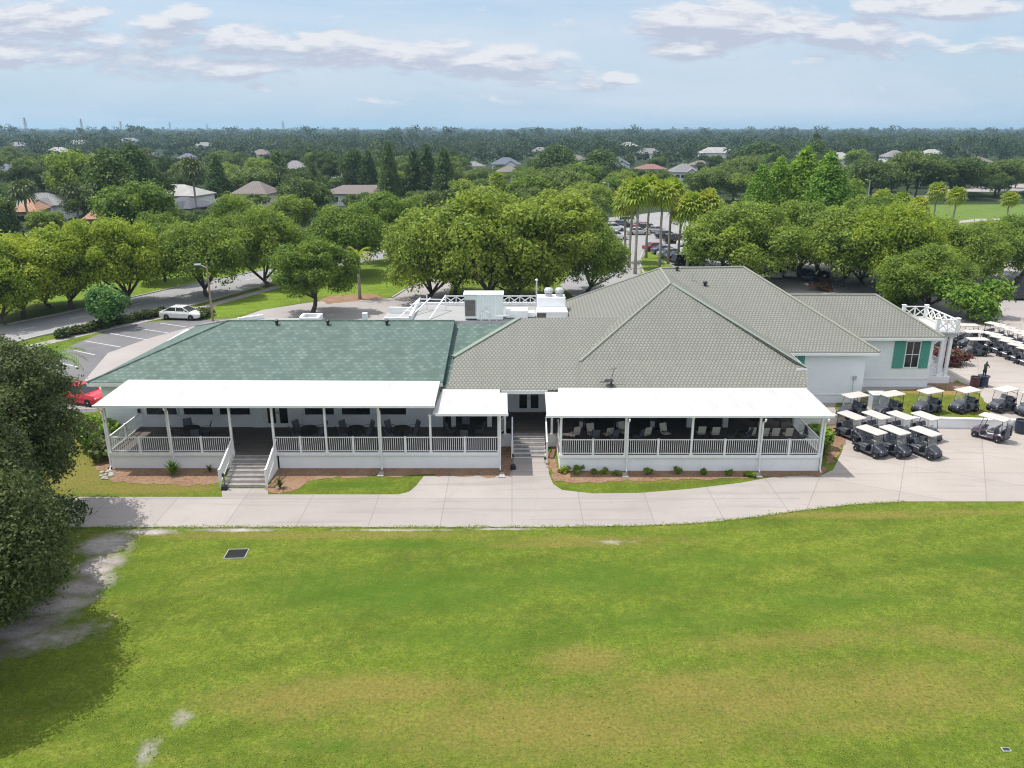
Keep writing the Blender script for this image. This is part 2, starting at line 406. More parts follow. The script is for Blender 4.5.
def grass(name, c1, c2, c3, dry=(), sand=(), lush=(), drycol=(.225,.190,.048), far=False, yellow=.9):
    m, nt, b = newmat(name)
    p = wpos(nt)
    mp = N(nt, 'ShaderNodeMapping'); mp.inputs['Scale'].default_value = (.6,1.5,1); mp.inputs['Rotation'].default_value = (0,0,R(6)); nt.links.new(p, mp.inputs[0])
    big = noise(nt, mp.outputs[0], .15, 6, .65, .5); mid = noise(nt, mp.outputs[0], .55, 5, .65, .3); fine = noise(nt, p, 7, 5, .75); tuft = noise(nt, p, 24, 3, .8)
    c = mixc(nt, ramp(nt, big, .36, .64), c1, c2)
    c = mixc(nt, ramp(nt, mid, .48, .72, 0, yellow), c, c3)
    nt2 = noise(nt, p, .28, 5, .7, .5)
    c = mixc(nt, ramp(nt, nt2, .48, .64, 0, .8), c, tuple(x*.58 for x in c1))
    cl = noise(nt, p, 2.3, 5, .7, .3)
    c = mixc(nt, ramp(nt, cl, .42, .66, 0, .6), c, tuple(x*.55 for x in c1))
    c = mixc(nt, ramp(nt, cl, .50, .34, 0, .35), c, c3)
    c = mixc(nt, ramp(nt, fine, .40, .60), mixc(nt, .62, c, tuple(x*.35 for x in c1)), c)
    c = mixc(nt, ramp(nt, tuft, .50, .62, 0, .5), c, tuple(min(1, x*1.7) for x in c2))
    ws = N(nt, 'ShaderNodeTexWave'); ws.inputs['Scale'].default_value = .16; ws.inputs['Distortion'].default_value = 3.5; ws.inputs['Detail'].default_value = 3; ws.inputs['Detail Scale'].default_value = .6
    mpw = N(nt, 'ShaderNodeMapping'); mpw.inputs['Rotation'].default_value = (0,0,R(72)); nt.links.new(p, mpw.inputs[0]); nt.links.new(mpw.outputs[0], ws.inputs['Vector'])
    c = mixc(nt, math_(nt, 'MULTIPLY', ws.outputs[1], .22), c, tuple(x*.55 for x in c1))
    if lush: c = mixc(nt, math_(nt,'MULTIPLY',ellmask(nt, p, lush),.6), c, (.050,.110,.009))
    if dry: 
        dc = mixc(nt, ramp(nt, fine, .35, .65), tuple(x*.55 for x in drycol), drycol)
        c = mixc(nt, math_(nt,'MULTIPLY',ellmask(nt, p, dry),.8), c, dc)
    if sand:
        sc = mixc(nt, ramp(nt, mid, .38, .62), (.22,.19,.175), (.42,.385,.365))
        sc = mixc(nt, ramp(nt, fine, .5, .7, 0, .6), sc, (.10,.085,.07))
        c = mixc(nt, ellmask(nt, p, sand, .45), c, sc)
    if far:
        sp = N(nt, 'ShaderNodeSeparateXYZ'); nt.links.new(p, sp.inputs[0])
        c = mixc(nt, ramp(nt, sp.outputs[1], 112, 128), c, (.028,.045,.016))
    nt.links.new(c, b.inputs['Base Color']); b.inputs['Roughness'].default_value = .95; b.inputs['Specular IOR Level'].default_value = .15
    h = math_(nt, 'ADD', fine, math_(nt, 'MULTIPLY', tuft, .6))
    bump(nt, b, h, .55, .07); return m
def ge(px, py, rx, ry, a=0, st=1, z=0):
    g = G(px, py, z); return (g.x, g.y, rx, ry, a, st)
SAND = [ge(150,532,1.6,.35), ge(235,530,2.6,.2,0,.75), ge(400,530,3.0,.15,0,.65), ge(505,529,2,.12,0,.65), ge(105,545,1.3,1.2), ge(100,565,1.0,1.3,-.3), ge(85,585,1.1,1.3,-.5), ge(55,605,1.6,.9,.5), ge(20,628,2.0,.9,.5),
        ge(183,719,.5,.45,0,.45), ge(145,752,.4,.7,0,.45), ge(612,542,1.2,.25,0,.4), ge(40,640,2.5,1.0,.4,.55)]
DRY = [ge(140,488,5,.9,0,1.2), ge(90,470,2.6,3.6,0,1.3), ge(60,440,4,3,0,1.2), ge(600,540,6,.6,0,.6), ge(850,515,6,.5,0,.9), ge(960,512,6,.4,0,.6), ge(380,690,5,1.2,0,.8), ge(585,660,2.2,1.1,0,.8), ge(690,690,4,1.3,0,.8), ge(560,725,9,2.2,0,.72), ge(300,700,4,1.4,0,.7), ge(760,700,7,2.2,.1,.62), ge(900,690,6,2,0,.6),
       ge(800,640,6,.9,.1,.5), ge(960,640,4,1.0,-.3,.5), ge(300,535,12,.5,0,.7), ge(640,480,4,.5,0,.9), ge(850,725,4,.8,0,.5), ge(560,545,5,.4,0,.6)]
LUSH = [ge(355,485,3.0,.45,0,1.1), ge(420,545,6,.6,0,.7), ge(730,487,2.2,.3), ge(120,585,2,1.2,0,.6), ge(660,620,8,1.5,0,.5), ge(990,560,3,.8,0,.9), ge(400,590,8,2.4,0,.75), ge(600,580,7,1.6,0,.7), ge(720,560,5,1.0,0,.6), ge(480,640,5,1.2,0,.6), ge(820,600,4,1.2,0,.6),ge(470,750,2.5,.5,0,.6), ge(340,745,2.5,.4,0,.8)]
M['lawn'] = grass('lawn_turf', (.090,.146,.014), (.158,.206,.020), (.215,.215,.040), DRY, SAND, LUSH, far=True)
M['verge'] = grass('verge_turf', (.13,.215,.018), (.18,.26,.026), (.21,.25,.035))
M['terrace'] = grass('terrace_turf', (.10,.15,.018), (.18,.19,.025), (.24,.20,.05), [ge(940,392,3,.8,0,1,.6), ge(905,392,2,.5,0,.8,.6), ge(865,398,1.2,1,0,.8,.6)], drycol=(.36,.22,.10))
M['fairway'] = grass('fairway_turf', (.12,.19,.035), (.15,.22,.045), (.17,.23,.05), yellow=.4)
def mulch():
    m, nt, b = newmat('bark_mulch')
    p = wpos(nt); f = noise(nt, p, 6, 5, .8); g = noise(nt, p, .8, 4)
    c = mixc(nt, ramp(nt, f, .32, .66), (.09,.045,.025), (.32,.19,.115))
    c = mixc(nt, ramp(nt, g, .45, .7, 0, .6), c, (.28,.20,.12))
    nt.links.new(c, b.inputs['Base Color']); b.inputs['Roughness'].default_value = .95
    bump(nt, b, f, .6, .05); return m
M['mulch'] = mulch()
def leafm(name, dark, light, tint=None, trans=.28, tscale=.35, obvar=.35):
    m, nt, b = newmat(name)
    p = opos(nt); oi = N(nt, 'ShaderNodeObjectInfo')
    n1 = noise(nt, wpos(nt), tscale, 3, .6); n2 = noise(nt, p, 2.2, 2, .6)
    c = mixc(nt, ramp(nt, n2, .3, .7), dark, light)
    if tint: c = mixc(nt, ramp(nt, n1, .45, .68, 0, .85), c, tint)
    hs = N(nt, 'ShaderNodeHueSaturation'); nt.links.new(c, hs.inputs['Color'])
    nt.links.new(ramp(nt, oi.outputs['Random'], 0, 1, 1-obvar, 1+obvar*.6), hs.inputs['Value'])
    nt.links.new(ramp(nt, oi.outputs['Random'], 0, 1, .515, .49), hs.inputs['Hue'])
    b.inputs['Roughness'].default_value = .55; b.inputs['Specular IOR Level'].default_value = .25
    nt.links.new(hs.outputs[0], b.inputs['Base Color'])
    t = N(nt, 'ShaderNodeBsdfTranslucent'); nt.links.new(hs.outputs[0], t.inputs[0])
    mx = N(nt, 'ShaderNodeMixShader'); mx.inputs[0].default_value = trans
    nt.links.new(b.outputs[0], mx.inputs[1]); nt.links.new(t.outputs[0], mx.inputs[2])
    nt.links.new(mx.outputs[0], nt.nodes['Material Output'].inputs[0]); return m
M['oak'] = leafm('oak_leaves', (.10,.168,.024), (.285,.39,.056), (.33,.415,.05), trans=.45, obvar=.22)
M['oakyellow'] = leafm('yellow_oak_leaves', (.155,.235,.018), (.34,.44,.038), (.39,.45,.042), trans=.45, obvar=.22)  # the leaves' own yellow green
M['oakdark'] = leafm('dark_oak_leaves', (.050,.090,.024), (.15,.22,.050), (.19,.26,.052), trans=.42, obvar=.45)
M['front'] = leafm('near_oak_leaves', (.032,.054,.017), (.12,.155,.045), (.155,.185,.06), trans=.36, obvar=.1)
M['cypress'] = leafm('cypress_needles', (.12,.23,.016), (.26,.41,.03), (.30,.44,.045), trans=.4, obvar=.15)
M['pine'] = leafm('dark_conifer_needles', (.040,.082,.022), (.115,.185,.042), (.13,.205,.045), trans=.36)
M['bright'] = leafm('bright_shrub_leaves', (.10,.20,.015), (.20,.34,.03), (.26,.36,.05))
M['crape'] = leafm('small_tree_leaves', (.05,.14,.03), (.12,.25,.06), (.15,.28,.06))
M['palm'] = leafm('fan_palm_fronds', (.17,.27,.022), (.36,.45,.035), (.48,.46,.05), trans=.4, obvar=.15)
M['palmdark'] = leafm('green_palm_fronds', (.06,.10,.025), (.13,.17,.05), (.16,.19,.05))
M['hedge'] = leafm('hedge_leaves', (.05,.08,.02), (.13,.17,.04), (.15,.17,.04))
M['tuft'] = leafm('turf_blades', (.11,.165,.012), (.17,.22,.02), (.225,.225,.04), tscale=.3, trans=.2, obvar=0)
M['flower'] = leafm('pink_flowers', (.08,.09,.03), (.30,.035,.09), (.10,.13,.04), tscale=1.2)
M['farforest'] = leafm('far_forest_leaves', (.016,.036,.020), (.046,.082,.036), (.105,.15,.052), trans=.3, tscale=.045, obvar=0)

# ------------------------------------------------------------------ foliage
RNG = np.random.default_rng(11)
def leaf_mesh(name, cen, nor, size, aspect=.55, m=None):
    n = len(cen)
    nor = nor / (np.linalg.norm(nor, axis=1, keepdims=True) + 1e-9)
    r = RNG.normal(size=(n,3)); t = np.cross(nor, r); t /= (np.linalg.norm(t, axis=1, keepdims=True) + 1e-9)
    b = np.cross(nor, t)
    s = size[:,None]
    v = np.stack([cen - t*s, cen - b*s*aspect + nor*s*.12, cen + t*s, cen + b*s*aspect + nor*s*.12], axis=1).reshape(-1,3)
    me = bpy.data.meshes.new(name)
    me.vertices.add(4*n); me.vertices.foreach_set('co', v.astype(np.float32).ravel())
    me.loops.add(4*n); me.loops.foreach_set('vertex_index', np.arange(4*n, dtype=np.int32))
    me.polygons.add(n); me.polygons.foreach_set('loop_start', np.arange(0, 4*n, 4, dtype=np.int32))
    me.update(calc_edges=True)
    if m: me.materials.append(m)
    return me
def lobes_to_leaves(lc, lr, n, leaf, squash=.85, inner=.55, up=.35):
    w = lr**2; k = RNG.choice(len(lc), size=n, p=w/w.sum())
    d = RNG.normal(size=(n,3)); d /= np.linalg.norm(d, axis=1, keepdims=True); d[:,2] = np.where((d[:,2]<-.2)&(RNG.random(n)<.6), -d[:,2], d[:,2])
    rad = inner + (1.08-inner) * RNG.random(n)**.6 + np.where(RNG.random(n)<.15, RNG.random(n)*.55, 0)
    c = lc[k] + d * (lr[k]*rad)[:,None] * np.array([1,1,squash])
    nor = d*.7 + RNG.normal(size=(n,3))*.55 + np.array([0,0,up])
    return c, nor, leaf*(.6+.8*RNG.random(n))
def oak_lobes(Rr, h0, H, k=26, flat=1.0):
    Hc = (H-h0)/2; lc = []; lr = []
    bd = RNG.normal(size=(7,3)); bd /= np.linalg.norm(bd, axis=1, keepdims=True); bs = RNG.uniform(-.30,.26,7)   # bulges and dents of the outline
    for i in range(k):
        d = RNG.normal(size=3); d /= np.linalg.norm(d)
        if d[2] < -.62: d[2] *= -.6
        g = 1 + float(np.sum(bs*np.clip(bd@d,0,1)**3))
        q = (.80 if RNG.random() < .78 else .45) * (.88+.24*RNG.random()) * g
        lc.append([d[0]*Rr*q, d[1]*Rr*q, h0 + Hc*.95 + d[2]*Hc*.92*(q if d[2] > 0 else .8)])
        lr.append(Rr*(.13+.15*RNG.random())*flat)
    return np.array(lc), np.array(lr)
def trunk_mesh(name, m, h0, H, r, lc, nl=5, lean=.3):
    mb = MB(); top = V((RNG.normal()*lean, RNG.normal()*lean, h0*1.15+.3))
    mb.tube([(0,0,-.1), (0,0,.25), V(top)*.5 + V((.1,0,0)), top], [r*1.5, r*1.08, r*.9, r*.75], 9)
    for i in range(min(nl, len(lc))):
        e = V(lc[i]); mb.tube([top*.93, top.lerp(e,.45)+V((0,0,-.2)), e], [r*.55, r*.36, r*.12], 6)
    o = mb.build(name, m, smooth=True)
    return o
def tree_proto(name, label, cat, kind, Rr, h0, H, n, leaf, mat, bark='bark', trunk_r=.28, k=26, lobe=1.0):
    root = thing(name, label, cat)
    if kind == 'oak':
        lc, lr = oak_lobes(Rr, h0, H, k, lobe)
    elif kind == 'cone':
        lc = []; lr = []
        for i in range(k):
            t = (i+.5)/k; rr = Rr*(1-t)**.7; a = i*2.4 + RNG.random()
            lc.append([math.cos(a)*rr*.65, math.sin(a)*rr*.65, h0 + (H-h0)*t*.97]); lr.append(max(.28, rr*.5 + Rr*.08))
        lc = np.array(lc); lr = np.array(lr)
    elif kind == 'column':
        lc = []; lr = []
        for i in range(k):
            t = (i+.5)/k; rr = Rr*math.sin(math.pi*min(1,(t*.8+.2)))**.7; a = i*2.4 + RNG.random()
            lc.append([math.cos(a)*rr*.6, math.sin(a)*rr*.6, h0 + (H-h0)*t*.95]); lr.append(max(.3, rr*.55))
        lc = np.array(lc); lr = np.array(lr)
    c, nor, sz = lobes_to_leaves(lc, lr, n, leaf)
    o = bpy.data.objects.new('crown', leaf_mesh('crown', c, nor, sz, m=M[mat])); COL.objects.link(o); o.parent = root
    if kind == 'oak': t = trunk_mesh('trunk', M[bark], h0, H, trunk_r, lc, 7)
    else:
        t = MB().tube([(0,0,-.1),(0,0,H*.5),(0,0,H*.9)], [trunk_r*1.3, trunk_r*.8, trunk_r*.2], 8).build('trunk', M[bark], smooth=True)
    t.parent = root
    return Proto(root)
def palm_proto(name, label, H, fr, nfr, mat, n_blade=9, tr=.16, droop=1.0):
    root = thing(name, label, 'palm tree')
    t = MB().tube([(0,0,-.1),(.05,0,H*.3),(-.05,.05,H*.65),(0,0,H)], [tr*1.35,tr,tr*.9,tr*.85], 9).build('trunk', M['palmbark'], smooth=True); t.parent = root
    mb = MB()
    for i in range(nfr):
        az = i*2.39996 + RNG.random()*.4; el = R(78) - (i/nfr)*R(135)*droop
        d = V((math.cos(az)*math.cos(el), math.sin(az)*math.cos(el), math.sin(el)))
        L = fr*(.9+.25*RNG.random()); base = V((0,0,H)); tip = base + d*L*.55
        mb.bar(base, tip, .05, .03)
        side = d.cross(V((0,0,1))).normalized(); upv = side.cross(d)
        for j in range(n_blade):
            a = (j/(n_blade-1)-.5)*R(200)
            bd = (d*math.cos(a) + side*math.sin(a)).normalized()
            l2 = L*.62*(1-.25*abs(a)/R(100)); w = bd.cross(upv).normalized()*L*.065
            mid = tip + bd*l2*.6; end = tip + bd*l2 + V((0,0,-.22*L))
            mb.add([tip, mid-w, end, mid+w], [(0,1,2,3)])
    o = mb.build('crown', M[mat], fix=False); o.parent = root
    return Proto(root)
def feather_palm(name, label, H, fr, nfr, mat, cat='palm tree'):
    root = thing(name, label, cat)
    t = MB().tube([(0,0,-.1),(0,0,H*.5),(0,0,H)], [.22,.17,.15], 9).build('trunk', M['palmbark'], smooth=True); t.parent = root
    mb = MB()
    for i in range(nfr):
        az = i*2.39996; el = R(75) - (i/nfr)*R(75)
        pts = []; p = V((0,0,H)); L = fr/7
        for k in range(8):
            pts.append(p.copy()); e = el - k*R(13)
            p = p + V((math.cos(az)*math.cos(e), math.sin(az)*math.cos(e), math.sin(e)))*L
        for k in range(7):
            d = (pts[k+1]-pts[k]); side = d.cross(V((0,0,1))).normalized()
            for q in (0,.5):
                a = pts[k]+d*q
                for sg in (-1,1):
                    e = a + side*sg*fr*.17*(1-.09*k) + d*.8 + V((0,0,-.1*fr))
                    mb.add([a, a+d*.3, e], [(0,1,2)])
    o = mb.build('crown', M[mat], fix=False); o.parent = root
    return Proto(root)
def bush(name, label, loc, r, h, n, leaf, mat, cat='shrub', group=None, k=9):
    root = thing(name, label, cat, loc, 0, group)
    lc = RNG.normal(size=(k,3))*np.array([r*.42,r*.42,h*.14]) + np.array([0,0,h*.5]); lr = r*(.35+.25*RNG.random(k))
    lc[:,2] = np.clip(lc[:,2], h*.25, h*.72)
    c, nor, sz = lobes_to_leaves(lc, lr, n, leaf, squash=h/r/2.2)
    c[:,2] = np.clip(c[:,2], .02, None)
    o = bpy.data.objects.new('foliage', leaf_mesh('foliage', c, nor, sz, m=M[mat])); COL.objects.link(o); o.parent = root
    mb = MB()
    for i in range(4): mb.tube([(0,0,-.05), (float(lc[i][0])*.5, float(lc[i][1])*.5, h*.3), tuple(float(x) for x in lc[i])], [.05,.035,.015], 5)
    s = mb.build('stem', M['bark']); s.parent = root
    return root
def spiky(name, label, loc, h, n, mat, cat='plant', group=None, w=.04, spread=.6):
    root = thing(name, label, cat, loc, 0, group); mb = MB()
    for i in range(n):
        a = RNG.random()*6.283; e = R(35)+RNG.random()*R(55); L = h*(.7+.5*RNG.random())
        d = V((math.cos(a)*math.cos(e)*spread, math.sin(a)*math.cos(e)*spread, math.sin(e))); s_ = V((-math.sin(a), math.cos(a), 0))*w
        p1 = d*L*.6; p2 = d*L + V((math.cos(a)*.2*h, math.sin(a)*.2*h, -.12*h))
        mb.add([s_*.5, -s_*.5, p1-s_, p1+s_], [(0,1,2,3)]); mb.add([p1+s_, p1-s_, p2], [(0,1,2)])
    o = mb.build('leaves', M[mat], fix=False); o.parent = root
    return root


# ------------------------------------------------------------------ the setting
def sheet(name, pts, z, m, jit=0, step=.6):
    pts = [V((p[0], p[1], 0)) for p in pts]
    if jit:
        out = []
        for i, a in enumerate(pts):
            b = pts[(i+1) % len(pts)]; k = max(1, int((b-a).length/step))
            for j in range(k):
                q = a.lerp(b, j/k); out.append(q + V((random.uniform(-jit,jit), random.uniform(-jit,jit), 0)))
        pts = out
    mb = MB(); mb.poly([(p.x, p.y, z) for p in pts])
    o = mb.build(name, m, fix=False)
    bm = bmesh.new(); bm.from_mesh(o.data)
    bmesh.ops.triangulate(bm, faces=bm.faces)
    for f in bm.faces:
        if f.normal.z < 0: f.normal_flip()
    bm.to_mesh(o.data); bm.free()
    return tag(o, kind='structure')
def gp(lst, z=0): return [G(x, y, z) for x, y in lst]
g = MB().poly([(-9000,-400,0),(9000,-400,0),(9000,14000,0),(-9000,14000,0)]).build('ground', M['lawn'], fix=False); tag(g, kind='structure')

# walk along the front and the cart yard: one concrete sheet
walk_n = [(-40,497),(222,497),(222,488.5),(268,488.5),(268,494.5),(398,494.5),(409,492),(416,486),(424,476),(506,475),(514,456),(547,456),(549,474),(553,484),(562,490),(592,493.5),(640,493),(690,489),(740,483),(776,476.5),(822,475)]
walk_e = [(822,475),(833,470),(842,452),(846,436),(838,424),(830,418)]
walk_s = [(905,501.5),(850,505),(800,511),(750,518),(700,523.5),(640,526),(540,527.5),(-40,527.5)]
sheet('pavement', gp(walk_n) + gp([(800,499)]) + gp(walk_s[2:]), .008, M['walk'])
# the yard keeps clear of the walk: they meet along one line
sheet('cart_yard', gp([(822,475)] + walk_e[1:]) + [V((60,52.6,0)), V((60,39,0))] + gp([(1100,501.5),(1024,501.5),(905,501.5),(850,505),(800,511),(800,499)]), .008, M['yard'])
edge = MB()
ep = [G(x, y) for x, y in [(905,501.5),(850,505),(800,511),(750,518),(700,523.5),(640,526),(540,527.5),(-40,527.5)]]

# planting beds of mulch along the front
sheet('mulch_bed', gp([(112,466),(222,466),(222,482),(205,486),(150,484),(112,483)]), .016, M['mulch'], .28, .45)
sheet('mulch_bed', gp([(268,466),(506,466),(510,476),(470,477),(424,475.5),(330,478),(302,484),(292,493),(268,494)]), .016, M['mulch'], .25, .45)
sheet('mulch_bed', gp([(549,446),(556,446),(557,468),(824,468),(834,462),(846,444),(846,424),(836,420),(826,430),(829,470),(822,476),(790,476),(745,479),(660,480),(600,482),(570,482),(553,481),(549,470)]), .018, M['mulch'], .2, .4)
sheet('mulch_bed', gp([(502,440),(512,440),(512,470),(508,476),(502,474)]), .020, M['mulch'], .05)
sheet('mulch_bed', gp([(100,405),(122,405),(112,470),(98,470)]), .016, M['mulch'], .15)

# car park, drives, roads
sheet('parking_lot', gp([(-60,410),(20,362),(69,346.5),(122,325),(163,321),(205,319.5),(240,318),(300,330),(95,412),(55,415)]), .006, M['asphalt'])
sheet('driveway', gp([(60,409),(78,388),(108,353),(150,338),(206,323),(240,317.5),(262,310),(300,304),(345,298.5),(392,298),(408,288),(436,279),(452,281),(448,300),(620,300),(620,340),(98,409)]), .012, M['pale'])
lines = MB()
for a, b in [((74,350.5),(95,355)), ((85,341),(121,347.2)), ((110,333.5),(147.5,340)), ((135,328),(168,333)), ((160,323.2),(186,327)), ((40,376),(64,381)), ((55,362),(78,367))]:
    p, q = G(*a), G(*b); d = (q-p).normalized(); n = V((-d.y, d.x, 0))*.07
    lines.poly([(v.x, v.y, .016) for v in (p-n, q-n, q+n, p+n)])
tag(lines.build('stall_lines', M['roadwhite']), kind='structure')
sheet('road', gp([(-200,358),(-40,338),(0,326),(60,314),(172,288.5),(259,271),(330,258.5),(430,240),(470,232),(470,238),(430,249.5),(330,269),(259,287),(194,305),(90,326),(37,337),(0,347),(-200,388)]), .008, M['road'])
dash = MB()
for a, b in [((18,330.5),(35,327)), ((185,293.5),(201,290)), ((246,280),(261,276.8)), ((70,319),(86,315.8)), ((128,306),(143,302.8))]:
    p, q = G(*a), G(*b); d = (q-p).normalized(); n = V((-d.y, d.x, 0))*.1
    dash.poly([(v.x, v.y, .013) for v in (p-n, q-n, q+n, p+n)])
tag(dash.build('road_dashes', M['roadwhite']), kind='structure')
sheet('sidewalk', gp([(-60,361),(20,347),(100,329),(194,308),(240,295.5),(275,286),(330,274),(330,276),(276,289),(240,299),(194,311.5),(100,332),(20,351),(-60,366)]), .010, M['pale'])
sheet('verge', gp([(165,319),(194,312),(240,299.5),(277,289.5),(300,284),(300,303),(262,309.5),(235,317)]), .007, M['verge'])
sheet('verge', gp([(60,313),(172,287.5),(259,270),(330,257),(300,244),(150,268),(40,300)]), .007, M['verge'])
sheet('verge', gp([(318,296.5),(320,262),(430,246),(440,262),(436,278),(408,287),(390,297)]), .007, M['verge'])
sheet('mulch_bed', gp([(318,301),(330,296),(372,293.5),(386,298),(330,304)]), .018, M['mulch'], .2)
# kerbs along the near road
def kerb(pts, h=.12, w=.25):
    mb = MB()
    for a, b in zip(pts, pts[1:]):
        mb.bar((a.x, a.y, h/2), (b.x, b.y, h/2), w, h)
    return tag(mb.build('kerb', M['concrete_small']), kind='structure')
kerb(gp([(-200,358),(-40,338),(0,326),(60,314),(172,288.5),(259,271),(330,258.5)]))
kerb(gp([(330,269),(259,287),(194,305),(90,326),(37,337),(0,347),(-200,388)]))
kerb(gp([(392,298),(408,288),(436,279)]))
# car park behind the clubhouse, upper centre and right
sheet('parking_lot', gp([(560,285),(600,246),(600,228),(606,218),(660,212),(730,214),(770,240),(760,262),(700,268),(690,300),(600,320)]), .006, M['road'])
sheet('verge', gp([(640,276),(642,258),(648,250),(668,248),(664,262),(676,268),(700,273),(700,290),(660,290)]), .014, M['verge'])
kerb(gp([(660,290),(644,274),(639,262),(643,252),(650,249)]))
sheet('parking_lot', gp([(700,268),(760,262),(780,250),(1060,250),(1140,262),(1140,330),(975,330),(900,300),(700,300)]), .009, M['pale'])
sheet('fairway', gp([(835,236),(842,212),(860,205),(1100,204),(1100,240),(930,244)]), .012, M['fairway'])
sheet('road', gp([(780,206),(842,199),(900,196),(960,195),(960,197.5),(900,200),(842,205),(780,213)]), .012, M['road'])
sheet('path', gp([(955,221.5),(975,219),(1000,218.5),(1000,220.5),(975,221.5),(955,223.5)]), .018, M['pale'])
sheet('parking_lot', gp([(930,191),(1010,184),(1120,182),(1120,188),(1000,192)]), .012, M['pale'])

# the raised yard behind the retaining wall: slopes back down to the car park
def wally(x): return 53.42 - (x-22.6)*.0865
TZ = .62
mb = MB(); xs = [20.2, 22.6, 27, 31, 34.2, 37, 45, 60, 90]
prof = lambda x: [(wally(min(x, 45)), TZ), (60, TZ), (68, TZ), (86, .02), (86.5,-.1)]
for x in xs:
    for y, z in prof(x): mb.v.append((x, y, z))
np_ = 5
for i in range(len(xs)-1):
    for k in range(np_-1): mb.f.append((i*np_+k, (i+1)*np_+k, (i+1)*np_+k+1, i*np_+k+1))
tag(mb.build('upper_yard', M['yard']), kind='structure')
for f in bpy.data.objects['upper_yard'].data.polygons: pass
sheet('terrace_lawn', gp([(836,412),(905,417.5),(958,418.5),(985,418),(990,410),(982,396),(972,388),(957,380),(934,388),(863,392),(836,402)], TZ), TZ+.012, M['terrace'], .1)
mb = MB(); mb.slab([(x, y, TZ+.016) for x, y in [(32.8,60.9),(35.4,61.3),(37.0,59.6),(35.2,58.4),(34.0,59.6)]], .003)
tag(mb.build('mulch_bed', M['mulch']), kind='structure')

# ------------------------------------------------------------------ the clubhouse
club = thing('clubhouse', 'long white clubhouse with green and olive roofs and two white porch canopies', 'clubhouse', (-1, 50, 0))
def P_(name, mb, m, parent=club, **k): return mb.build(name, m, parent, **k)
DZ = 1.06
# walls
def gable_walls(x0, x1, prof):
    m = MB(); n = len(prof)
    vs = [(x0, y, z) for y, z in prof] + [(x1, y, z) for y, z in prof]
    fs = [tuple(range(n))[::-1], tuple(range(n, 2*n))] + [(i, (i+1)%n, n+(i+1)%n, n+i) for i in range(n)]
    return m.add(vs, fs)
P_('wall', MB().box(-27.0,-4.6,50.0,64.4,0,4.2), M['siding'])
P_('gable_end', gable_walls(-6,-4.36,[(49.9,3.9),(64.4,3.9),(64.4,4.15),(57.2,6.42),(49.9,4.15)]), M['gable'])
P_('wall', MB().box(-4.6,5.0,53.0,66,0,4.1), M['siding'])
P_('wall', MB().box(5.0,18.9,52.9,73,0,4.4), M['siding'])
P_('wall', MB().box(18.9,25.85,56.2,78,0,4.5), M['siding'])
P_('wall', MB().box(25.85,32.75,60.1,70,0,4.65), M['siding'])
P_('water_table', MB().box(18.9,25.88,56.16,56.197,1.22,1.34), M['white_trim']); P_('water_table', MB().box(25.853,32.78,60.06,60.097,1.22,1.34), M['white_trim'])
# left green hip roof
A,B,Rr,Rl = V((-27.6,49.5,4.32)),V((-4.5,49.5,4.32)),V((-4.2,57.2,6.62)),V((-20.75,57.2,6.62)); C_,D_ = V((-26.4,65,4.32)),V((-4.2,65,4.32))
rl = MB(); rl.slab([A,B,Rr,Rl],.16); rl.slab([A,Rl,C_],.16); rl.slab([C_,Rl,Rr,D_],.16)
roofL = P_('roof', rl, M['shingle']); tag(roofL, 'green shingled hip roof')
cp = MB()
for a,b in ((A,Rl),(C_,Rl)): cp.tube([a+V((0,0,.01)), b+V((0,0,.02))], .07, 6)
cp.tube([Rl+V((0,0,.02)), Rr+V((0,0,.02))], .06, 6)
P_('ridge_cap', cp, M['shingle'])
P_('fascia', MB().bar(A+V((0,-.02,-.17)), B+V((0,-.02,-.17)), .05,.2), M['white_trim']); P_('fascia', MB().bar(A+V((-.02,0,-.17)), C_+V((-.02,0,-.17)), .05,.2), M['white_trim'])
def vent(p, r=.13):
    m = MB(); m.lathe([(r*.8,-.15),(r*.8,.22),(r*1.2,.25),(r*1.2,.34),(r*.4,.42)], 10, p); return m
for x, y in ((277,325),(328,325),(387,325)):
    P_('roof_vent', vent(on_plane(x, y, A, B, Rr)), M['dark_metal'])
# connector: a strip of green shingle, then the olive tile roof
ca = [V((-4.65,49.3,3.86)), V((1.5,49.3,3.86)), V((2.0,57.9,6.2)), V((-4.3,57.9,6.2))]
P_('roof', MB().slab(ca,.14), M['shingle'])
e0,e1,e2 = V((-4,49.2,3.94)), V((5,49.2,3.94)), V((5,58.5,6.6))
pl = lambda x,y: on_plane(x,y,e0,e1,e2)
ct = [pl(446.5,390), V((4.7,49.2,3.94)), V((8.2,58.5,6.6)), pl(521,318), pl(455,357)]
P_('roof', MB().slab(ct,.14), M['tile'])
cb = MB(); cb.slab([pl(521,318), V((8.2,58.5,6.6)), V((8.2,66,4.5)), V((pl(521,318).x,66,4.5))],.14)
P_('roof', cb, M['tile'])
cp = MB()
for a,b in ((pl(521,318),pl(455,357)),): cp.bar(a+V((-.12,0,.02)), b+V((-.12,0,.02)), .34,.10)
P_('ridge_cap', cp, M['capgreen'])
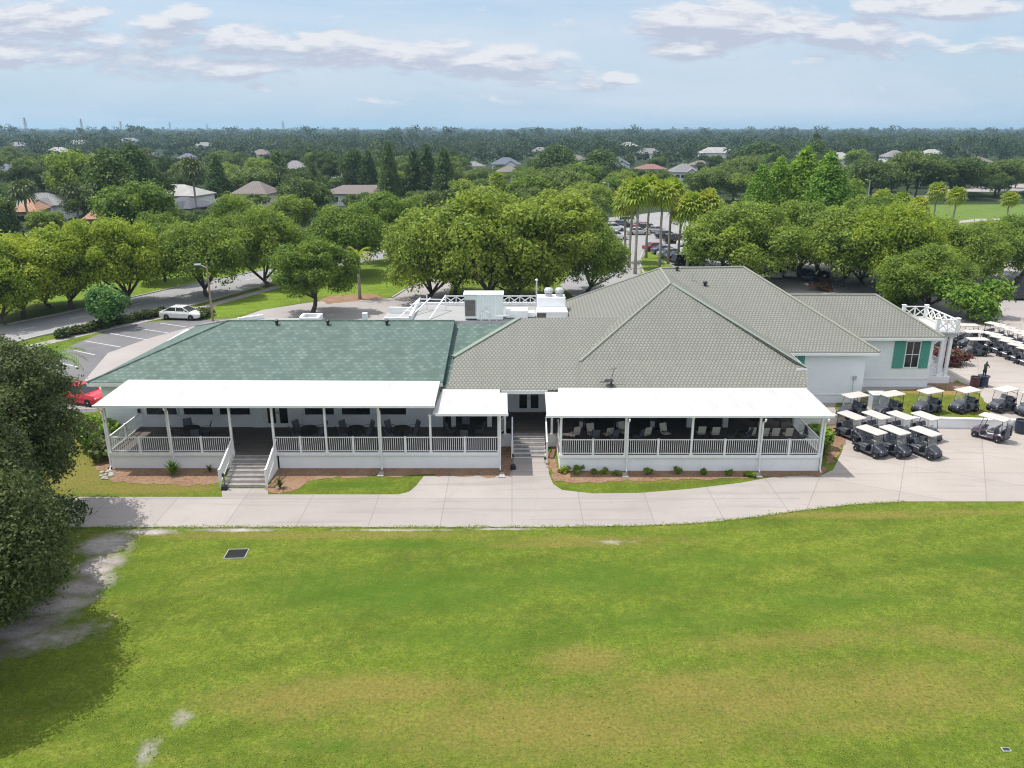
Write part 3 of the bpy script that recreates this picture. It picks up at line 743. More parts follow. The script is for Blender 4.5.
# the big hipped wing and the blocks east of it
bL,bR,ap,rb = V((4.6,52.2,4.93)),V((19.25,52.2,4.93)),V((12.05,60.4,8.75)),V((12.5,67.2,8.8))
cR,nw = V((19.72,51.25,4.74)),V((4.65,73.3,4.6)); mr = V((19.6,67.5,8.85)); eS,eE,eN = V((20.05,55.7,4.66)),V((26.55,55.7,4.66)),V((26.55,79,4.66))
wr = MB(); wr.slab([bL,bR,ap],.1); wr.slab([bL,ap,rb],.1); wr.slab([bL,rb,nw],.1)
wr.slab([V((4.4,49.2,3.92)),V((19.15,49.2,3.92)),bR,bL],.14)
wr.slab([bR,V((19.15,49.2,3.92)),cR],.1)
wr.slab([bR,cR,ap],.06); wr.slab([cR,eS,rb,ap],.1)
P_('roof', wr, M['tile'])
mrf = MB(); mrf.slab([eS,eE,mr,rb],.12); mrf.slab([eE,eN,mr],.12); mrf.slab([eN,nw,rb,mr],.12)
P_('roof', mrf, M['tile'])
f0,f1,f2,f3,f4,f5 = V((21,64.9,7)),V((29.9,64.9,7)),V((33.15,59.5,4.80)),V((21,59.5,4.80)),V((33.15,70.3,4.80)),V((21,70.3,4.80))
fr = MB(); fr.slab([f3,f2,f1,f0],.12); fr.slab([f2,f4,f1],.12); fr.slab([f4,f5,f0,f1],.12)
P_('roof', fr, M['tile'])
cp = MB(); up = V((0,0,.03))
for a,b in ((bL,ap),(ap,rb),(nw,rb),(rb,mr),(mr,eE),(f0,f1),(f1,f2)): cp.tube([a+up,b+up], .09, 6)
P_('ridge_cap', cp, M['cap'])
# the broad pale flashing band beside the wing's east hip
bd = MB(); nrm = (cR-ap).cross(rb-ap).normalized(); nrm = nrm if nrm.z > 0 else -nrm
w_ = (ap-cR).normalized().cross(nrm).normalized(); w_ = w_ if w_.x > 0 else -w_
bd.slab([ap+nrm*.05, cR+nrm*.05, cR+w_*.55+nrm*.05, ap+w_*.55+nrm*.05+V((.1,.5,.02))],.03)
P_('ridge_cap', bd, M['capgreen'])
for a,b,w_,h_ in ((eS+V((0,-.03,-.16)), eE+V((0,-.03,-.16)), .05,.2),(f3+V((5.2,-.03,-.16)), f2+V((0,-.03,-.16)), .05,.2),(cR+V((-.7,-.05,-.10)), cR+V((.05,-.05,-.10)), .06,.2),(cR+V((.04,0,-.12)), eS+V((.0,-.1,-.12)), .05,.2),((-.7,49.16,3.77),(2.3,49.16,3.77),.06,.24)):
    P_('fascia', MB().bar(a,b,w_,h_), M['white_trim'])
for x,y,r in ((677,271,.13),(705,286,.16)): P_('roof_vent', vent(on_plane(x,y,eS,eE,mr), r), M['dark_metal'])
pp = MB(); q = on_plane(692,281,eS,eE,mr); pp.tube([q+V((0,0,-.1)), q+V((0,0,.9))], .045, 6); P_('vent_pipe', pp, M['galv'])
q = on_plane(612,386,V((4.4,49.2,3.92)),V((19.15,49.2,3.92)),bR)
ds = MB(); ds.tube([q+V((0,0,-.05)), q+V((-.05,0,.35))], .05, 8); ds.lathe([(.05,0),(.2,.02),(.32,.07),(.3,.1),(.05,.06)], 14, q+V((-.2,0,.3))); ds.bar(q+V((-.1,0,.3)), q+V((-.8,-.1,.30)), .05,.05); ds.bar(q+V((-.1,.2,.0)), q+V((.15,.3,1.2)), .03,.03); ds.bar(q+V((-.2,.3,1.0)), q+V((.4,.3,1.15)), .02,.02)
P_('antenna', ds, M['dark_metal'])

# windows, doors
def window(x0,x1,z0,z1,Y,parent=club,grid=(1,1),frame=.07,m='white_trim'):
    fm = MB(); d = .06
    fm.box(x0-frame,x0,Y-d,Y+.02,z0-frame,z1+frame); fm.box(x1,x1+frame,Y-d,Y+.02,z0-frame,z1+frame)
    fm.box(x0,x1,Y-d,Y+.02,z1,z1+frame); fm.box(x0,x1,Y-d-.02,Y+.02,z0-frame,z0)
    for i in range(1,grid[0]):
        x = x0+(x1-x0)*i/grid[0]; fm.box(x-.02,x+.02,Y-d+.02,Y-.012,z0,z1)
    for i in range(1,grid[1]):
        z = z0+(z1-z0)*i/grid[1]; fm.box(x0,x1,Y-d+.024,Y-.016,z-.025,z+.025)
    o = fm.build('window', M[m], parent)
    MB().box(x0,x1,Y-.010,Y+.015,z0,z1).build('pane', M['glass'], o)
    return o
def door(x0,x1,z0,z1,Y,leaves=2):
    fm = MB(); fm.box(x0-.14,x0,Y-.1,Y+.02,z0,z1+.14); fm.box(x1,x1+.14,Y-.1,Y+.02,z0,z1+.14); fm.box(x0,x1,Y-.1,Y+.02,z1,z1+.14)
    w = (x1-x0)/leaves
    for i in range(leaves):
        a = x0+i*w; b = a+w
        fm.box(a,a+.13,Y-.07,Y+.01,z0,z1); fm.box(b-.13,b,Y-.07,Y+.01,z0,z1); fm.box(a+.13,b-.13,Y-.07,Y+.01,z0,z0+.28); fm.box(a+.13,b-.13,Y-.07,Y+.01,z1-.14,z1)
    o = fm.build('door', M['white_trim'], club)
    for i in range(leaves):
        a = x0+i*w; b = a+w
        MB().box(a+.13,b-.13,Y-.035,Y-.01,z0+.28,z1-.14).build('pane', M['glass'], o)
        hx = b-.065 if i == 0 else a+.065
        MB().bar((hx,Y-.10,z0+.95),(hx,Y-.10,z0+1.15),.03,.03).build('handle', M['dark_metal'], o)
for x0,x1 in ((147,177),(184,213),(220,250),(305,334),(342,370),(378,406)):
    window(Q(x0,411,50).x, Q(x1,411,50).x, 1.95, 3.05, 50.0)
door(-16.35,-14.75,DZ,DZ+2.1,50.0)
P_('door_surround', MB().box(-17.2,-16.5,49.9,49.997,DZ,4.0), M['siding']); P_('door_surround', MB().box(-14.6,-13.95,49.9,49.997,DZ,4.0), M['siding'])
door(.38,1.98,DZ,DZ+2.05,53.0)
for x in (-24.7,-18.7,-10.4): # wall lamps
    P_('wall_lamp', MB().box(x-.07,x+.07,49.84,49.99,2.1,2.35), M['dark_metal'])
for x in (-.02,2.38):
    m_ = MB(); m_.box(x-.1,x+.1,52.75,52.95,DZ+1.55,DZ+2.05); m_.lathe([(.02,0),(.14,.02),(.02,.14)],8,(x,52.85,DZ+2.05)); P_('wall_lamp', m_, M['dark_metal'])
window(30.66,31.14-.0+.55,2.25,4.28,60.1,grid=(2,2))
for x0,x1 in ((29.72,30.55),(31.80,32.50)):
    s_ = MB(); s_.box(x0,x1,60.03,60.095,2.15,4.33)
    for k in range(20): s_.box(x0+.08,x1-.08,60.018,60.029,2.27+k*.1,2.27+k*.1+.06)
    P_('shutter', s_, M['teal'])
window(20.05,20.75,2.2,4.25,56.2,grid=(2,2))
for x0,x1 in ((20.84,21.36),(19.3,19.95)): 
    s_ = MB(); s_.box(x0,x1,56.13,56.195,2.1,4.3)
    for k in range(20): s_.box(x0+.08,x1-.08,56.118,56.129,2.22+k*.1,2.22+k*.1+.06)
    P_('shutter', s_, M['teal'])
m_ = MB(); m_.box(25.05,25.3,56.08,56.19,2.45,2.72); m_.tube([(25.12,56.14,.6),(25.12,56.14,2.45)],.02,6); P_('meter_box', m_, M['hvac_grey'])

# decks
dk = MB(); dk.box(-24.75,-.72,45.5,49.96,DZ-.14,DZ); P_('deck', dk, M['deck'])
dk = MB(); dk.box(-4.5,-.05,49.96,52.95,DZ-.14,DZ-.003); P_('deck', dk, M['deck'])
dk = MB(); dk.box(2.86,18.82,45.1,52.85,DZ-.14,DZ); P_('deck', dk, M['deck'])
dk = MB(); dk.box(-.05,2.86,49.25,52.95,DZ-.14,DZ-.006); P_('deck', dk, M['deck'])
bo = MB(); bo.box(-24.8,-17.0,45.44,45.497,DZ-.16,DZ+.04); bo.box(-14.5,-.68,45.44,45.497,DZ-.16,DZ+.04); bo.box(2.82,18.86,45.04,45.097,DZ-.16,DZ+.04)
bo.box(-24.81,-24.753,45.5,49.96,DZ-.16,DZ+.04); bo.box(18.823,18.88,45.1,49.96,DZ-.16,DZ+.04); P_('deck_trim', bo, M['white_trim'])
sk = MB(); sk.box(-24.70,-17.05,45.56,45.62,0,DZ-.145); sk.box(-24.70,-24.64,45.62,49.98,0,DZ-.145); P_('skirting', sk, M['skirt'])
sk = MB(); sk.box(-14.35,-.76,45.56,45.62,0,DZ-.145); sk.box(-.82,-.76,45.62,49.2,0,DZ-.145); P_('skirting', sk, M['skirt'])
sk = MB(); sk.box(2.92,18.78,45.16,45.22,0,DZ-.145); sk.box(18.72,18.78,45.22,52.8,0,DZ-.145); sk.box(2.92,2.98,45.22,49.2,0,DZ-.145); P_('skirting', sk, M['skirt'])
P_('skirting', MB().box(-.755,-.06,49.1,49.16,0,DZ-.145), M['skirt']); P_('skirting', MB().box(2.3,2.915,49.1,49.16,0,DZ-.145), M['skirt'])
# dark glazed front of the right porch with white pilasters
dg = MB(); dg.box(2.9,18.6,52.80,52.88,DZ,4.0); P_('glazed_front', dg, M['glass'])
for x in (582,617.5,653,689,725,761,796):
    xx = Q(x,424,50).x; P_('pilaster', MB().box(xx-.17,xx+.17,49.9,50.2,DZ,3.85), M['white_trim'])
for xx in (-3.9,-1.5): P_('pilaster', MB().box(xx-.15,xx+.15,50.0,50.3,DZ,3.8), M['white_trim'])
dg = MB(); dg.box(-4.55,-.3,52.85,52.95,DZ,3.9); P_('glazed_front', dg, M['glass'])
# porch canopies
pr = MB(); pr.slab([(-24.95,45.0,4.33),(-4.62,45.0,4.33),(-4.66,49.45,4.44),(-25.0,49.75,4.44)],.10); P_('porch_roof', pr, M['porchroof'])
pr = MB(); pr.slab([(-4.75,45.0,3.82),(-.25,45.0,3.82),(-.3,48.6,3.92),(-.75,48.62,3.92),(-.8,49.3,3.95),(-4.5,49.3,3.95)],.10); P_('porch_roof', pr, M['porchroof'])
pr = MB(); pr.slab([(2.05,44.75,3.80),(19.15,44.75,3.80),(19.05,49.32,4.02),(3.0,49.32,4.02),(2.95,48.6,3.98),(2.1,48.6,3.98)],.10); P_('porch_roof', pr, M['porchroof'])
gt = MB(); gt.box(-24.98,-4.60,44.90,44.997,4.19,4.335); P_('gutter', gt, M['white_trim'])
gt = MB(); gt.box(-4.58,-.22,44.90,44.997,3.67,3.825); P_('gutter', gt, M['white_trim'])
gt = MB(); gt.box(2.02,19.18,44.65,44.747,3.66,3.805); P_('gutter', gt, M['white_trim'])
bm_ = MB(); bm_.box(-24.8,-4.75,45.48,45.62,4.08,4.225); P_('beam', bm_, M['white_trim'])
bm_ = MB(); bm_.box(-4.74,-.5,45.48,45.62,3.55,3.72); P_('beam', bm_, M['white_trim'])
bm_ = MB(); bm_.box(2.7,18.8,45.1,45.24,3.54,3.69); bm_.box(18.65,18.79,45.24,49.5,3.5,3.7); P_('beam', bm_, M['white_trim'])
# stays of the canopy: a row of little bulbs hangs along each beam
def post(x, y, z1, z0=DZ, w=.13):
    m = MB(); m.box(x-w/2,x+w/2,y-w/2,y+w/2,z0,z1); m.box(x-w*.75,x+w*.75,y-w*.75,y+w*.75,z0,z0+.1); m.box(x-w*.7,x+w*.7,y-w*.7,y+w*.7,z1-.1,z1); return m
LP = [Q(x,452.8,45.5).x for x in (109,171,233,275,327,380,431,500)]; LP[0] = -24.66; LP[-1] = -.82
for x in LP: P_('post', post(x, 45.57, 4.08 if x < -5 else 3.56), M['white_trim'])
RP = [2.96] + [Q(x,453.8,45.1).x for x in (625,691,758)] + [18.7]
for x in RP: P_('post', post(x, 45.17, 3.54), M['white_trim'])
P_('post', post(-.45,48.6,3.75), M['white_trim']); P_('post', post(2.58,48.6,3.75), M['white_trim'])
def railing(a, b, h=1.0, sp=.125, z=DZ, slope=0):
    """top and bottom rail, balusters, a newel in the middle of long spans"""
    a = V(a); b = V(b); m = MB(); L = (b-a).length; n = max(2, int(L/sp))
    m.bar(a+V((0,0,h)), b+V((0,0,h)), .08,.045); m.bar(a+V((0,0,.11)), b+V((0,0,.11)), .05,.045)
    for i in range(1,n):
        p = a.lerp(b, i/n); m.bar(p+V((0,0,.13)), p+V((0,0,h-.025)), .027,.027)
    if L > 2.6:
        p = a.lerp(b,.5); m.box(p.x-.06,p.x+.06,p.y-.06,p.y+.06,p.z,p.z+h+.06)
    return m
for i in range(len(LP)-1):
    if i == 2: continue
    P_('railing', railing((LP[i]+.07,45.57,DZ),(LP[i+1]-.07,45.57,DZ)), M['white_trim'])
for i in range(len(RP)-1): P_('railing', railing((RP[i]+.07,45.17,DZ),(RP[i+1]-.07,45.17,DZ)), M['white_trim'])
P_('railing', railing((-24.68,45.65,DZ),(-24.68,49.95,DZ),sp=.13), M['white_trim'])
P_('railing', railing((18.72,45.25,DZ),(18.72,50.2,DZ)), M['white_trim'])
P_('railing', railing((-.8,45.65,DZ),(-.8,48.6,DZ)), M['white_trim']); P_('railing', railing((2.98,45.25,DZ),(2.98,48.6,DZ)), M['white_trim'])
P_('railing', railing((-.8,48.6,DZ),(-.5,49.2,DZ)), M['white_trim'])
# stairs
def stair(x0,x1,ytop,ybot,n,ztop,z0=0):
    tr = MB(); ri = MB(); dy = (ytop-ybot)/n; dz = (ztop-z0)/(n+1)
    for i in range(n):
        z = z0+dz*(i+1); y = ybot+dy*i
        tr.box(x0,x1,y-.03,y+dy,z-.05,z); ri.box(x0+.02,x1-.02,y+.01,y+.04,z-dz,z-.052)
    ri.box(x0+.02,x1-.02,ytop+.01,ytop+.04,ztop-dz,ztop-.15)
    o = tr.build('stair', M['tread'], club); ri.build('riser', M['riser'], o)
    for x in (x0, x1):
        q = .025; MB().slab([(x-q,ybot+.05,z0),(x-q,ytop+.05,z0),(x-q,ytop+.05,ztop-.16),(x-q,ybot+.05,z0+dz*.6)],2*q,(1,0,0)).build('stringer', M['skirt'], o)
    return o
stair(-16.95,-14.45,45.42,42.85,7,DZ)
stair(.12,2.12,49.22,47.2,6,DZ)
def stair_rail(x, y0, z0, y1, z1, h=.95):
    m = MB(); a = V((x,y0,z0)); b = V((x,y1,z1))
    m.bar(a+V((0,0,h)), b+V((0,0,h)), .09,.06); m.bar(a+V((0,0,.15)), b+V((0,0,.15)), .05,.05)
    n = int((b-a).length/.14)
    for i in range(1,n): p = a.lerp(b,i/n); m.bar(p+V((0,0,.15)), p+V((0,0,h)), .038,.038)
    m.box(x-.065,x+.065,y0-.065,y0+.065,max(0,z0-.1),z0+h+.1); return m
for x in (-17.06,-14.36): P_('stair_railing', stair_rail(x,42.85,.1,45.35,DZ), M['white_trim'])
for x in (.02,2.22): P_('stair_railing', stair_rail(x,47.2,.08,49.3,DZ), M['white_trim']); 
# downspouts
def downspout(x,y,ztop):
    m = MB(); m.tube([(x,y-.55,ztop),(x,y-.5,ztop-.15),(x,y-.12,ztop-.35),(x,y-.12,DZ+.1),(x,y-.12,DZ-.2),(x,y-.12,.25),(x,y-.35,.08)],.055,6); return m
for x in (LP[0]-.02,LP[1]+.16,LP[5]+.12): P_('downspout', downspout(x,45.5,4.18), M['white_trim'])
P_('downspout', downspout(LP[-1]+.1,45.5,3.68), M['white_trim'])
for x in (RP[1]+.1,RP[3]+.1,RP[4]+.1): P_('downspout', downspout(x,45.1,3.6), M['white_trim'])

# east entrance porch with a lattice balustrade on its flat roof
ep_ = MB(); ep_.box(32.8,34.85,60.9,66.0,4.45,4.75); ep_.box(32.8,35.0,60.75,66.15,4.753,4.85); P_('porch_roof', ep_, M['porchroof'])
for x,y in ((34.0,61.2),(34.62,61.2),(34.62,62.0),(34.62,65.7),(34.62,63.8)): P_('post', post(x,y,4.45,1.2,.22), M['white_trim'])
ep_ = MB(); ep_.box(32.78,34.9,60.95,65.9,.3,1.2); P_('porch_base', ep_, M['skirt'])
P_('railing', railing((32.85,61.1,1.2),(33.9,61.1,1.2)), M['white_trim']); P_('railing', railing((34.72,62.1,1.2),(34.72,65.6,1.2)), M['white_trim'])
def lattice(a,b,h=.95,cell=1.0,w=.07):
    a=V(a); b=V(b); m=MB(); L=(b-a).length; n=max(1,round(L/cell))
    m.bar(a+V((0,0,h)),b+V((0,0,h)),.09,.08); m.bar(a+V((0,0,.08)),b+V((0,0,.08)),.07,.07)
    for i in range(n+1): p=a.lerp(b,i/n); m.bar(p,p+V((0,0,h+.05)),.08,.08)
    for i in range(n):
        p=a.lerp(b,i/n); q=a.lerp(b,(i+1)/n)
        m.bar(p+V((0,0,.1)),q+V((0,0,h-.05)),w,w); m.bar(p+V((0,0,h-.05)),q+V((0,0,.1)),w*.9,w*.9)
    return m
zt=4.86
P_('balustrade', lattice((34.8,60.95,zt),(34.8,65.9,zt),cell=1.0), M['white_trim']); P_('balustrade', lattice((32.9,65.9,zt),(34.8,65.9,zt)), M['white_trim']); P_('balustrade', lattice((33.3,60.95,zt),(34.8,60.95,zt)), M['white_trim'])
for x,y in ((34.8,60.95),(34.8,65.9),(33.25,60.95),(32.9,65.9)): 
    m_=MB(); m_.box(x-.12,x+.12,y-.12,y+.12,zt-.005,zt+1.05); m_.box(x-.16,x+.16,y-.16,y+.16,zt+1.05,zt+1.11); P_('newel', m_, M['white_trim'])

# flat roofed kitchen wing behind the ridge, with parapets
P_('flat_roof', MB().box(-8.5,5.0,66.1,72.6,0,4.55), M['flatroof'])
P_('parapet', MB().box(-8.7,-8.5,66,72.8,3,5.0), M['white']); P_('parapet', MB().box(-8.5,5,72.6,72.8,3,4.75), M['white'])
P_('flat_roof', MB().box(-23.4,-16.3,66.3,68.0,0,4.35), M['flatroof']); P_('flat_roof', MB().box(-11.2,-8.705,66.3,70.1,0,4.35), M['flatroof'])
P_('parapet', MB().bar((-23.3,66.5,4.45),(-21.6,67.9,4.45),.25,.5), M['white'])
pa = MB(); pa.box(-18.1,-16.4,66.4,66.6,4.2,4.7); pa.box(-18.1,-17.85,66.6,67.9,4.2,4.8); pa.box(-17.85,-16.4,67.75,67.9,4.2,4.8); pa.box(-16.65,-16.4,66.6,67.75,4.2,4.8); P_('roof_curb', pa, M['white'])
P_('chimney_stub', MB().box(-12.3,-11.9,64.2,64.6,4.2,5.6), M['white']); P_('parapet', MB().box(-10.9,-8.72,66.5,66.7,4.2,4.7), M['white']); P_('parapet', MB().box(-10.9,-8.72,69.8,70.0,4.2,4.9), M['white'])
gd = MB()
for a,b in (((-9.9,67,4.4),(-8.2,70.5,5.6)),((-9.0,67,4.4),(-7.3,70.5,5.6)),((-7,66.6,4.6),(-5.9,70.2,5.9)),((-8.2,70.5,5.5),(-5.9,70.2,5.5)),((-9.4,68.2,4.9),(-8.4,68.2,4.9)),((-9.0,69.2,5.3),(-8.0,69.2,5.3)),((-5.9,70.2,4.5),(-5.9,70.2,5.9)),((-7.6,70.3,4.5),(-7.6,70.3,5.9))): gd.bar(a,b,.09,.09)
P_('roof_guard_rail', gd, M['white_trim'])
P_('balustrade', lattice((-6.1,72.3,4.56),(4.6,72.3,4.56),h=.85,cell=.95,w=.08), M['white_trim'])

# rooftop plant: each unit stands on the flat roof
t = thing('rooftop_unit', 'tall pale rooftop air handler with a brown louvre, biggest unit on the flat roof', 'hvac unit', (-2.4,66.9,4.56))
m_=MB(); m_.box(-3.0,-.75,66.2,67.7,4.66,6.75); m_.box(-2.95,-.8,66.25,67.65,4.56,4.655); m_.build('cabinet', M['hvac'], t, bevel=.02)
m_=MB(); m_.box(-4.0,-3.005,66.25,67.6,4.7,6.7); m_.build('intake', M['hvac'], t)
m_=MB()
for k in range(14): m_.bar((-3.95,66.22,4.95+k*.1),(-3.08,66.22,4.95+k*.1),.05,.06)
m_.build('louver', M['louver'], t)
m_=MB(); m_.box(-4.1,-.7,66.15,67.75,6.753,6.80); 
for x in (-2.4,-1.4): m_.box(x-.01,x+.01,66.185,66.198,4.8,6.6)
m_.build('cap', M['white_trim'], t)
t = thing('rooftop_duct', 'low white ducting and pipe loops just right of the tall rooftop unit', 'duct', (0,66.6,4.56))
m_=MB(); m_.box(-.5,1.35,66.8,68.2,4.6,5.25); m_.box(1.35,2.0,67.2,68.0,4.6,5.0); m_.build('duct_run', M['white'], t, bevel=.03)
m_=MB(); m_.tube([(-2.6,65.98,4.6),(-2.6,65.98,5.2),(-2.3,65.98,5.45),(-1.9,65.98,5.3),(-1.9,65.98,4.6)],.06,8); m_.tube([(-1.3,65.9,4.6),(-1.3,65.9,5.0),(-.2,65.95,5.05)],.05,8); m_.build('pipe', M['galv'], t)
t = thing('rooftop_unit', 'long low white rooftop unit with a dark opening beside the olive west slope', 'hvac unit', (3.2,68,4.56))
m_=MB(); m_.box(2.1,4.75,66.6,68.4,4.66,5.2); m_.box(2.2,4.65,68.4,70.0,4.66,6.05); m_.build('cabinet', M['white'], t, bevel=.03)
m_=MB(); m_.box(2.12,2.9,66.58,66.597,4.7,5.1); m_.build('louver', M['louver'], t)
for k,(x,y,z,lb) in enumerate(((3.2,69.2,6.06,'mushroom exhaust fan nearer the tall unit on top of the long low unit'),(4.15,69.2,6.06,'mushroom exhaust fan at the end of the long low unit by the tiled slope'))):
    t = thing('exhaust_fan', lb, 'exhaust fan', (x,y,z), 0, 'exhaust fans on the flat roof')
    MB().box(x-.3,x+.3,y-.3,y+.3,z,z+.25).build('curb', M['hvac_grey'], t)
    MB().lathe([(.2,z+.25),(.38,z+.3),(.4,z+.55),(.3,z+.7),(.1,z+.74)],14,(x,y,0)).build('hood', M['galv'], t, smooth=False)
t = thing('vent_stack', 'thin grey flue pipe rising among the rooftop units', 'pipe', (2.2,70.8,4.56))
MB().tube([(2.2,70.8,4.56),(2.2,70.8,7.1)],.07,8).build('flue', M['galv'], t); MB().lathe([(.13,7.1),(.14,7.2),(.03,7.28)],8,(2.2,70.8,0)).build('flue_cap', M['galv'], t)

# retaining wall between the cart yards
t = MB(); a=V((20.0,wally(20.0)-.02,0)); b=V((60,wally(45)-.02-.0865*0,0))
b=V((45,wally(45)-.02,0))
t.bar(a+V((0,-.10,.34)), b+V((0,-.10,.34)), .2,.68); t.bar(a+V((0,-.10,.72)), b+V((0,-.10,.72)), .30,.08)
tag(t.build('retaining_wall', M['skirt'], origin=(32,53,0)), 'low white retaining wall between the lower and the upper cart yard', 'wall')

# ------------------------------------------------------------------ golf carts
def wheel(r, w, x, y, parent, n=16):
    m = MB(); s = 1 if y > 0 else -1
    m.lathe([(r*.55,-w/2),(r*.93,-w/2),(r,-w*.3),(r,w*.3),(r*.93,w/2),(r*.55,w/2)], n, (x,y,r), 'y')
    o = m.build('wheel', M['tyre'], parent, smooth=False)
    m = MB(); m.lathe([(r*.64,-w*.48),(r*.64,w*.48)], n, (x,y,r), 'y'); m.lathe([(r*.2,-w*.52),(r*.2,w*.52)], 8, (x,y,r), 'y')
    m.build('rim', M['rim'], o); return o
def make_cart(paint):
    t = thing('golf_cart', 'golf cart', 'golf cart')
    def ring(x, w, zb, zt, rnd=.08):
        return [(x,-w,zb),(x,-w,zt-rnd),(x,-w+rnd,zt),(x,w-rnd,zt),(x,w,zt-rnd),(x,w,zb),(x,w-.06,zb-.05),(x,-w+.06,zb-.05)]
    m = MB()
    m.loft([ring(1.22,.30,.36,.52), ring(1.15,.40,.30,.66), ring(.95,.41,.28,.80), ring(.64,.43,.27,.92), ring(.55,.55,.26,.93), ring(.45,.57,.26,.94)])      # nose cowl
    m.loft([ring(.5,.58,.24,.31,.02), ring(-.2,.58,.24,.31,.02)])
    m.loft([ring(-.02,.58,.26,.66), ring(-.48,.58,.26,.70), ring(-.54,.42,.27,.70), ring(-1.02,.42,.30,.68), ring(-1.12,.44,.38,.60)])
    for s in (-1,1):
        m.loft([[(x,s*.585,z),(x,s*.43,z),(x,s*.43,z+.05),(x,s*.585,z+.05)] for x,z in ((.60,.44),(.70,.50),(.88,.53),(1.06,.48))]); m.loft([[(x,s*.595,z),(x,s*.43,z),(x,s*.43,z+.05),(x,s*.595,z+.05)] for x,z in ((-.50,.52),(-.62,.57),(-.95,.57),(-1.08,.50))])
    m.build('body', M[paint], t, bevel=.012)
    m = MB()
    for x in (.85,-.80):
        for y in (-.5,.5): wheel(.235,.2,x,y*1.03,t)
    m.box(1.19,1.245,-.26,.26,.33,.43); m.build('bumper', M['black_plastic'], t)
    for y in (-.3,.3): MB().lathe([(.0,1.13),(.075,1.145),(.07,1.17),(.0,1.185)],10,(0,y,.56),'x').build('headlight', M['headlamp'], t)
    m = MB()
    for s in (-1,1): m.box(-.46,.04,s*.28-.26,s*.28+.26,.67,.80)
    m.build('seat', M['seat'], t, bevel=.04)
    m = MB()
    for s in (-1,1):
        a = s*.28; m.loft([[(-.46,a-.25,.86),(-.46,a+.25,.86),(-.36,a+.25,.86),(-.36,a-.25,.86)],[(-.60,a-.25,1.22),(-.60,a+.25,1.22),(-.50,a+.25,1.22),(-.50,a-.25,1.22)]])
    m.build('backrest', M['seat'], t, bevel=.04)
    m = MB(); hw = .585
    def cr(z, g): 
        o = []
        for cx,cy,a0 in ((.84-.14,hw-.14,0),(-1.12+.14,hw-.14,90),(-1.12+.14,-hw+.14,180),(.84-.14,-hw+.14,270)):
            for k in range(5): a = R(a0+22.5*k); o.append((cx+math.cos(a)*(.14+g), cy+math.sin(a)*(.14+g), z))
        return o
    m.loft([cr(1.755,-.03), cr(1.765,0), cr(1.815,0), cr(1.85,-.06), cr(1.862,-.2+.07)])
    m.build('canopy', M['canopy'], t)
    for s in (-1,1):
        m = MB(); m.tube([(.60,s*.52,.88),(.50,s*.52,1.3),(.42,s*.52,1.76)],.022,6); m.build('canopy_post', M['black_plastic'], t)
        m = MB(); m.tube([(-1.0,s*.5,.62),(-.94,s*.5,1.3),(-.92,s*.5,1.76)],.025,6); m.build('canopy_post', M['black_plastic'], t)
    m = MB(); m.slab([(.585,-.5,.95),(.585,.5,.95),(.43,.5,1.73),(.43,-.5,1.73)],.008,(1,0,0)); m.build('windscreen', M['screen'], t)
    m = MB(); c = V((.22,.28,.98))
    ring_ = [c + V((math.cos(a)*.09, math.sin(a)*.17, math.cos(a)*.14)) for a in [2*math.pi*k/14 for k in range(15)]]
    m.tube(ring_,.016,6,False); m.tube([c, V((.5,.28,.78))],.02,6); m.bar(ring_[0],ring_[7],.02,.02); m.build('steering_wheel', M['black_plastic'], t)
    m = MB(); m.box(-1.34,-1.08,-.42,.42,.36,.42); m.tube([(-1.1,-.42,.95),(-1.2,-.2,1.0),(-1.2,.2,1.0),(-1.1,.42,.95)],.022,6)
    m.tube([(-1.0,-.45,1.35),(-1.12,-.3,1.38),(-1.12,.3,1.38),(-1.0,.45,1.35)],.02,6); m.box(-1.02,-.90,-.44,.44,.69,.98); m.build('bag_rack', M['black_plastic'], t)
    m = MB(); m.box(.30,.46,-.5,.5,.82,.93); m.build('dashboard', M['black_plastic'], t, bevel=.02)
    return Proto(t)
cart = make_cart('cartgrey')
def put_cart(proto, px, py, hx, hy, label, group, z=.008):
    g = G(px, py, z); return proto.place((g.x, g.y, z), math.atan2(hy, hx), label, group, .88)
gA = 'golf carts parked on the lower cart yard'; H1 = (.44,-.90)
def back(px, py, z=.008, h=H1, k=.75):     # cart centre from the middle of its front axle
    g = G(px, py, z); d = V((h[0],h[1],0)).normalized(); return g - d*k
def put_axle(px, py, label, group, z=.008, h=H1, jit=0):
    c = back(px, py, z, h); hh = math.atan2(h[1],h[0]) + jit; return cart.place((c.x,c.y,z), hh, label, group, .88)
for px,py,lb,j in ((879.5,457.5,'dark golf cart at the left end of the frontmost row on the concrete',.02),(903,457.5,'dark golf cart in the middle of the frontmost row of three',-.02),(933.5,459,'dark golf cart at the right end of the frontmost row, standing apart',.03)):
    put_axle(px,py,lb,gA,jit=j)
for px,py,lb in ((859,441.5,'dark golf cart of the second row nearest the porch corner'),(884,441,'dark golf cart second from the porch in the second row'),(909,441.5,'dark golf cart third from the porch in the second row'),(934,442,'dark golf cart at the open right end of the second row with clear screen')):
    put_axle(px,py,lb,gA)
gB = 'golf carts parked above the retaining wall'
for px,py,lb,h in ((851,416.5,'cream roofed golf cart tucked behind the wall beside the white siding',(-.93,-.37)),(887,415,'cream roofed golf cart on the terrace in front of the condenser box',(-.93,-.37)),(926,412,'cream roofed golf cart on the bright terrace grass, second right of the condenser',(-.92,-.4)),(963,411,'cream roofed golf cart at the right end of the terrace grass',(-.92,-.4)),(1001,410,'cream roofed golf cart with bag rack on the upper concrete by the wall end',(-.9,-.44)),(1029,414,'golf cart cut by the photo edge on the upper concrete',(-.9,-.44))):
    put_cart(cart,px,py,h[0],h[1],lb,gB,TZ+.012)
plum = make_cart('cartpurple')
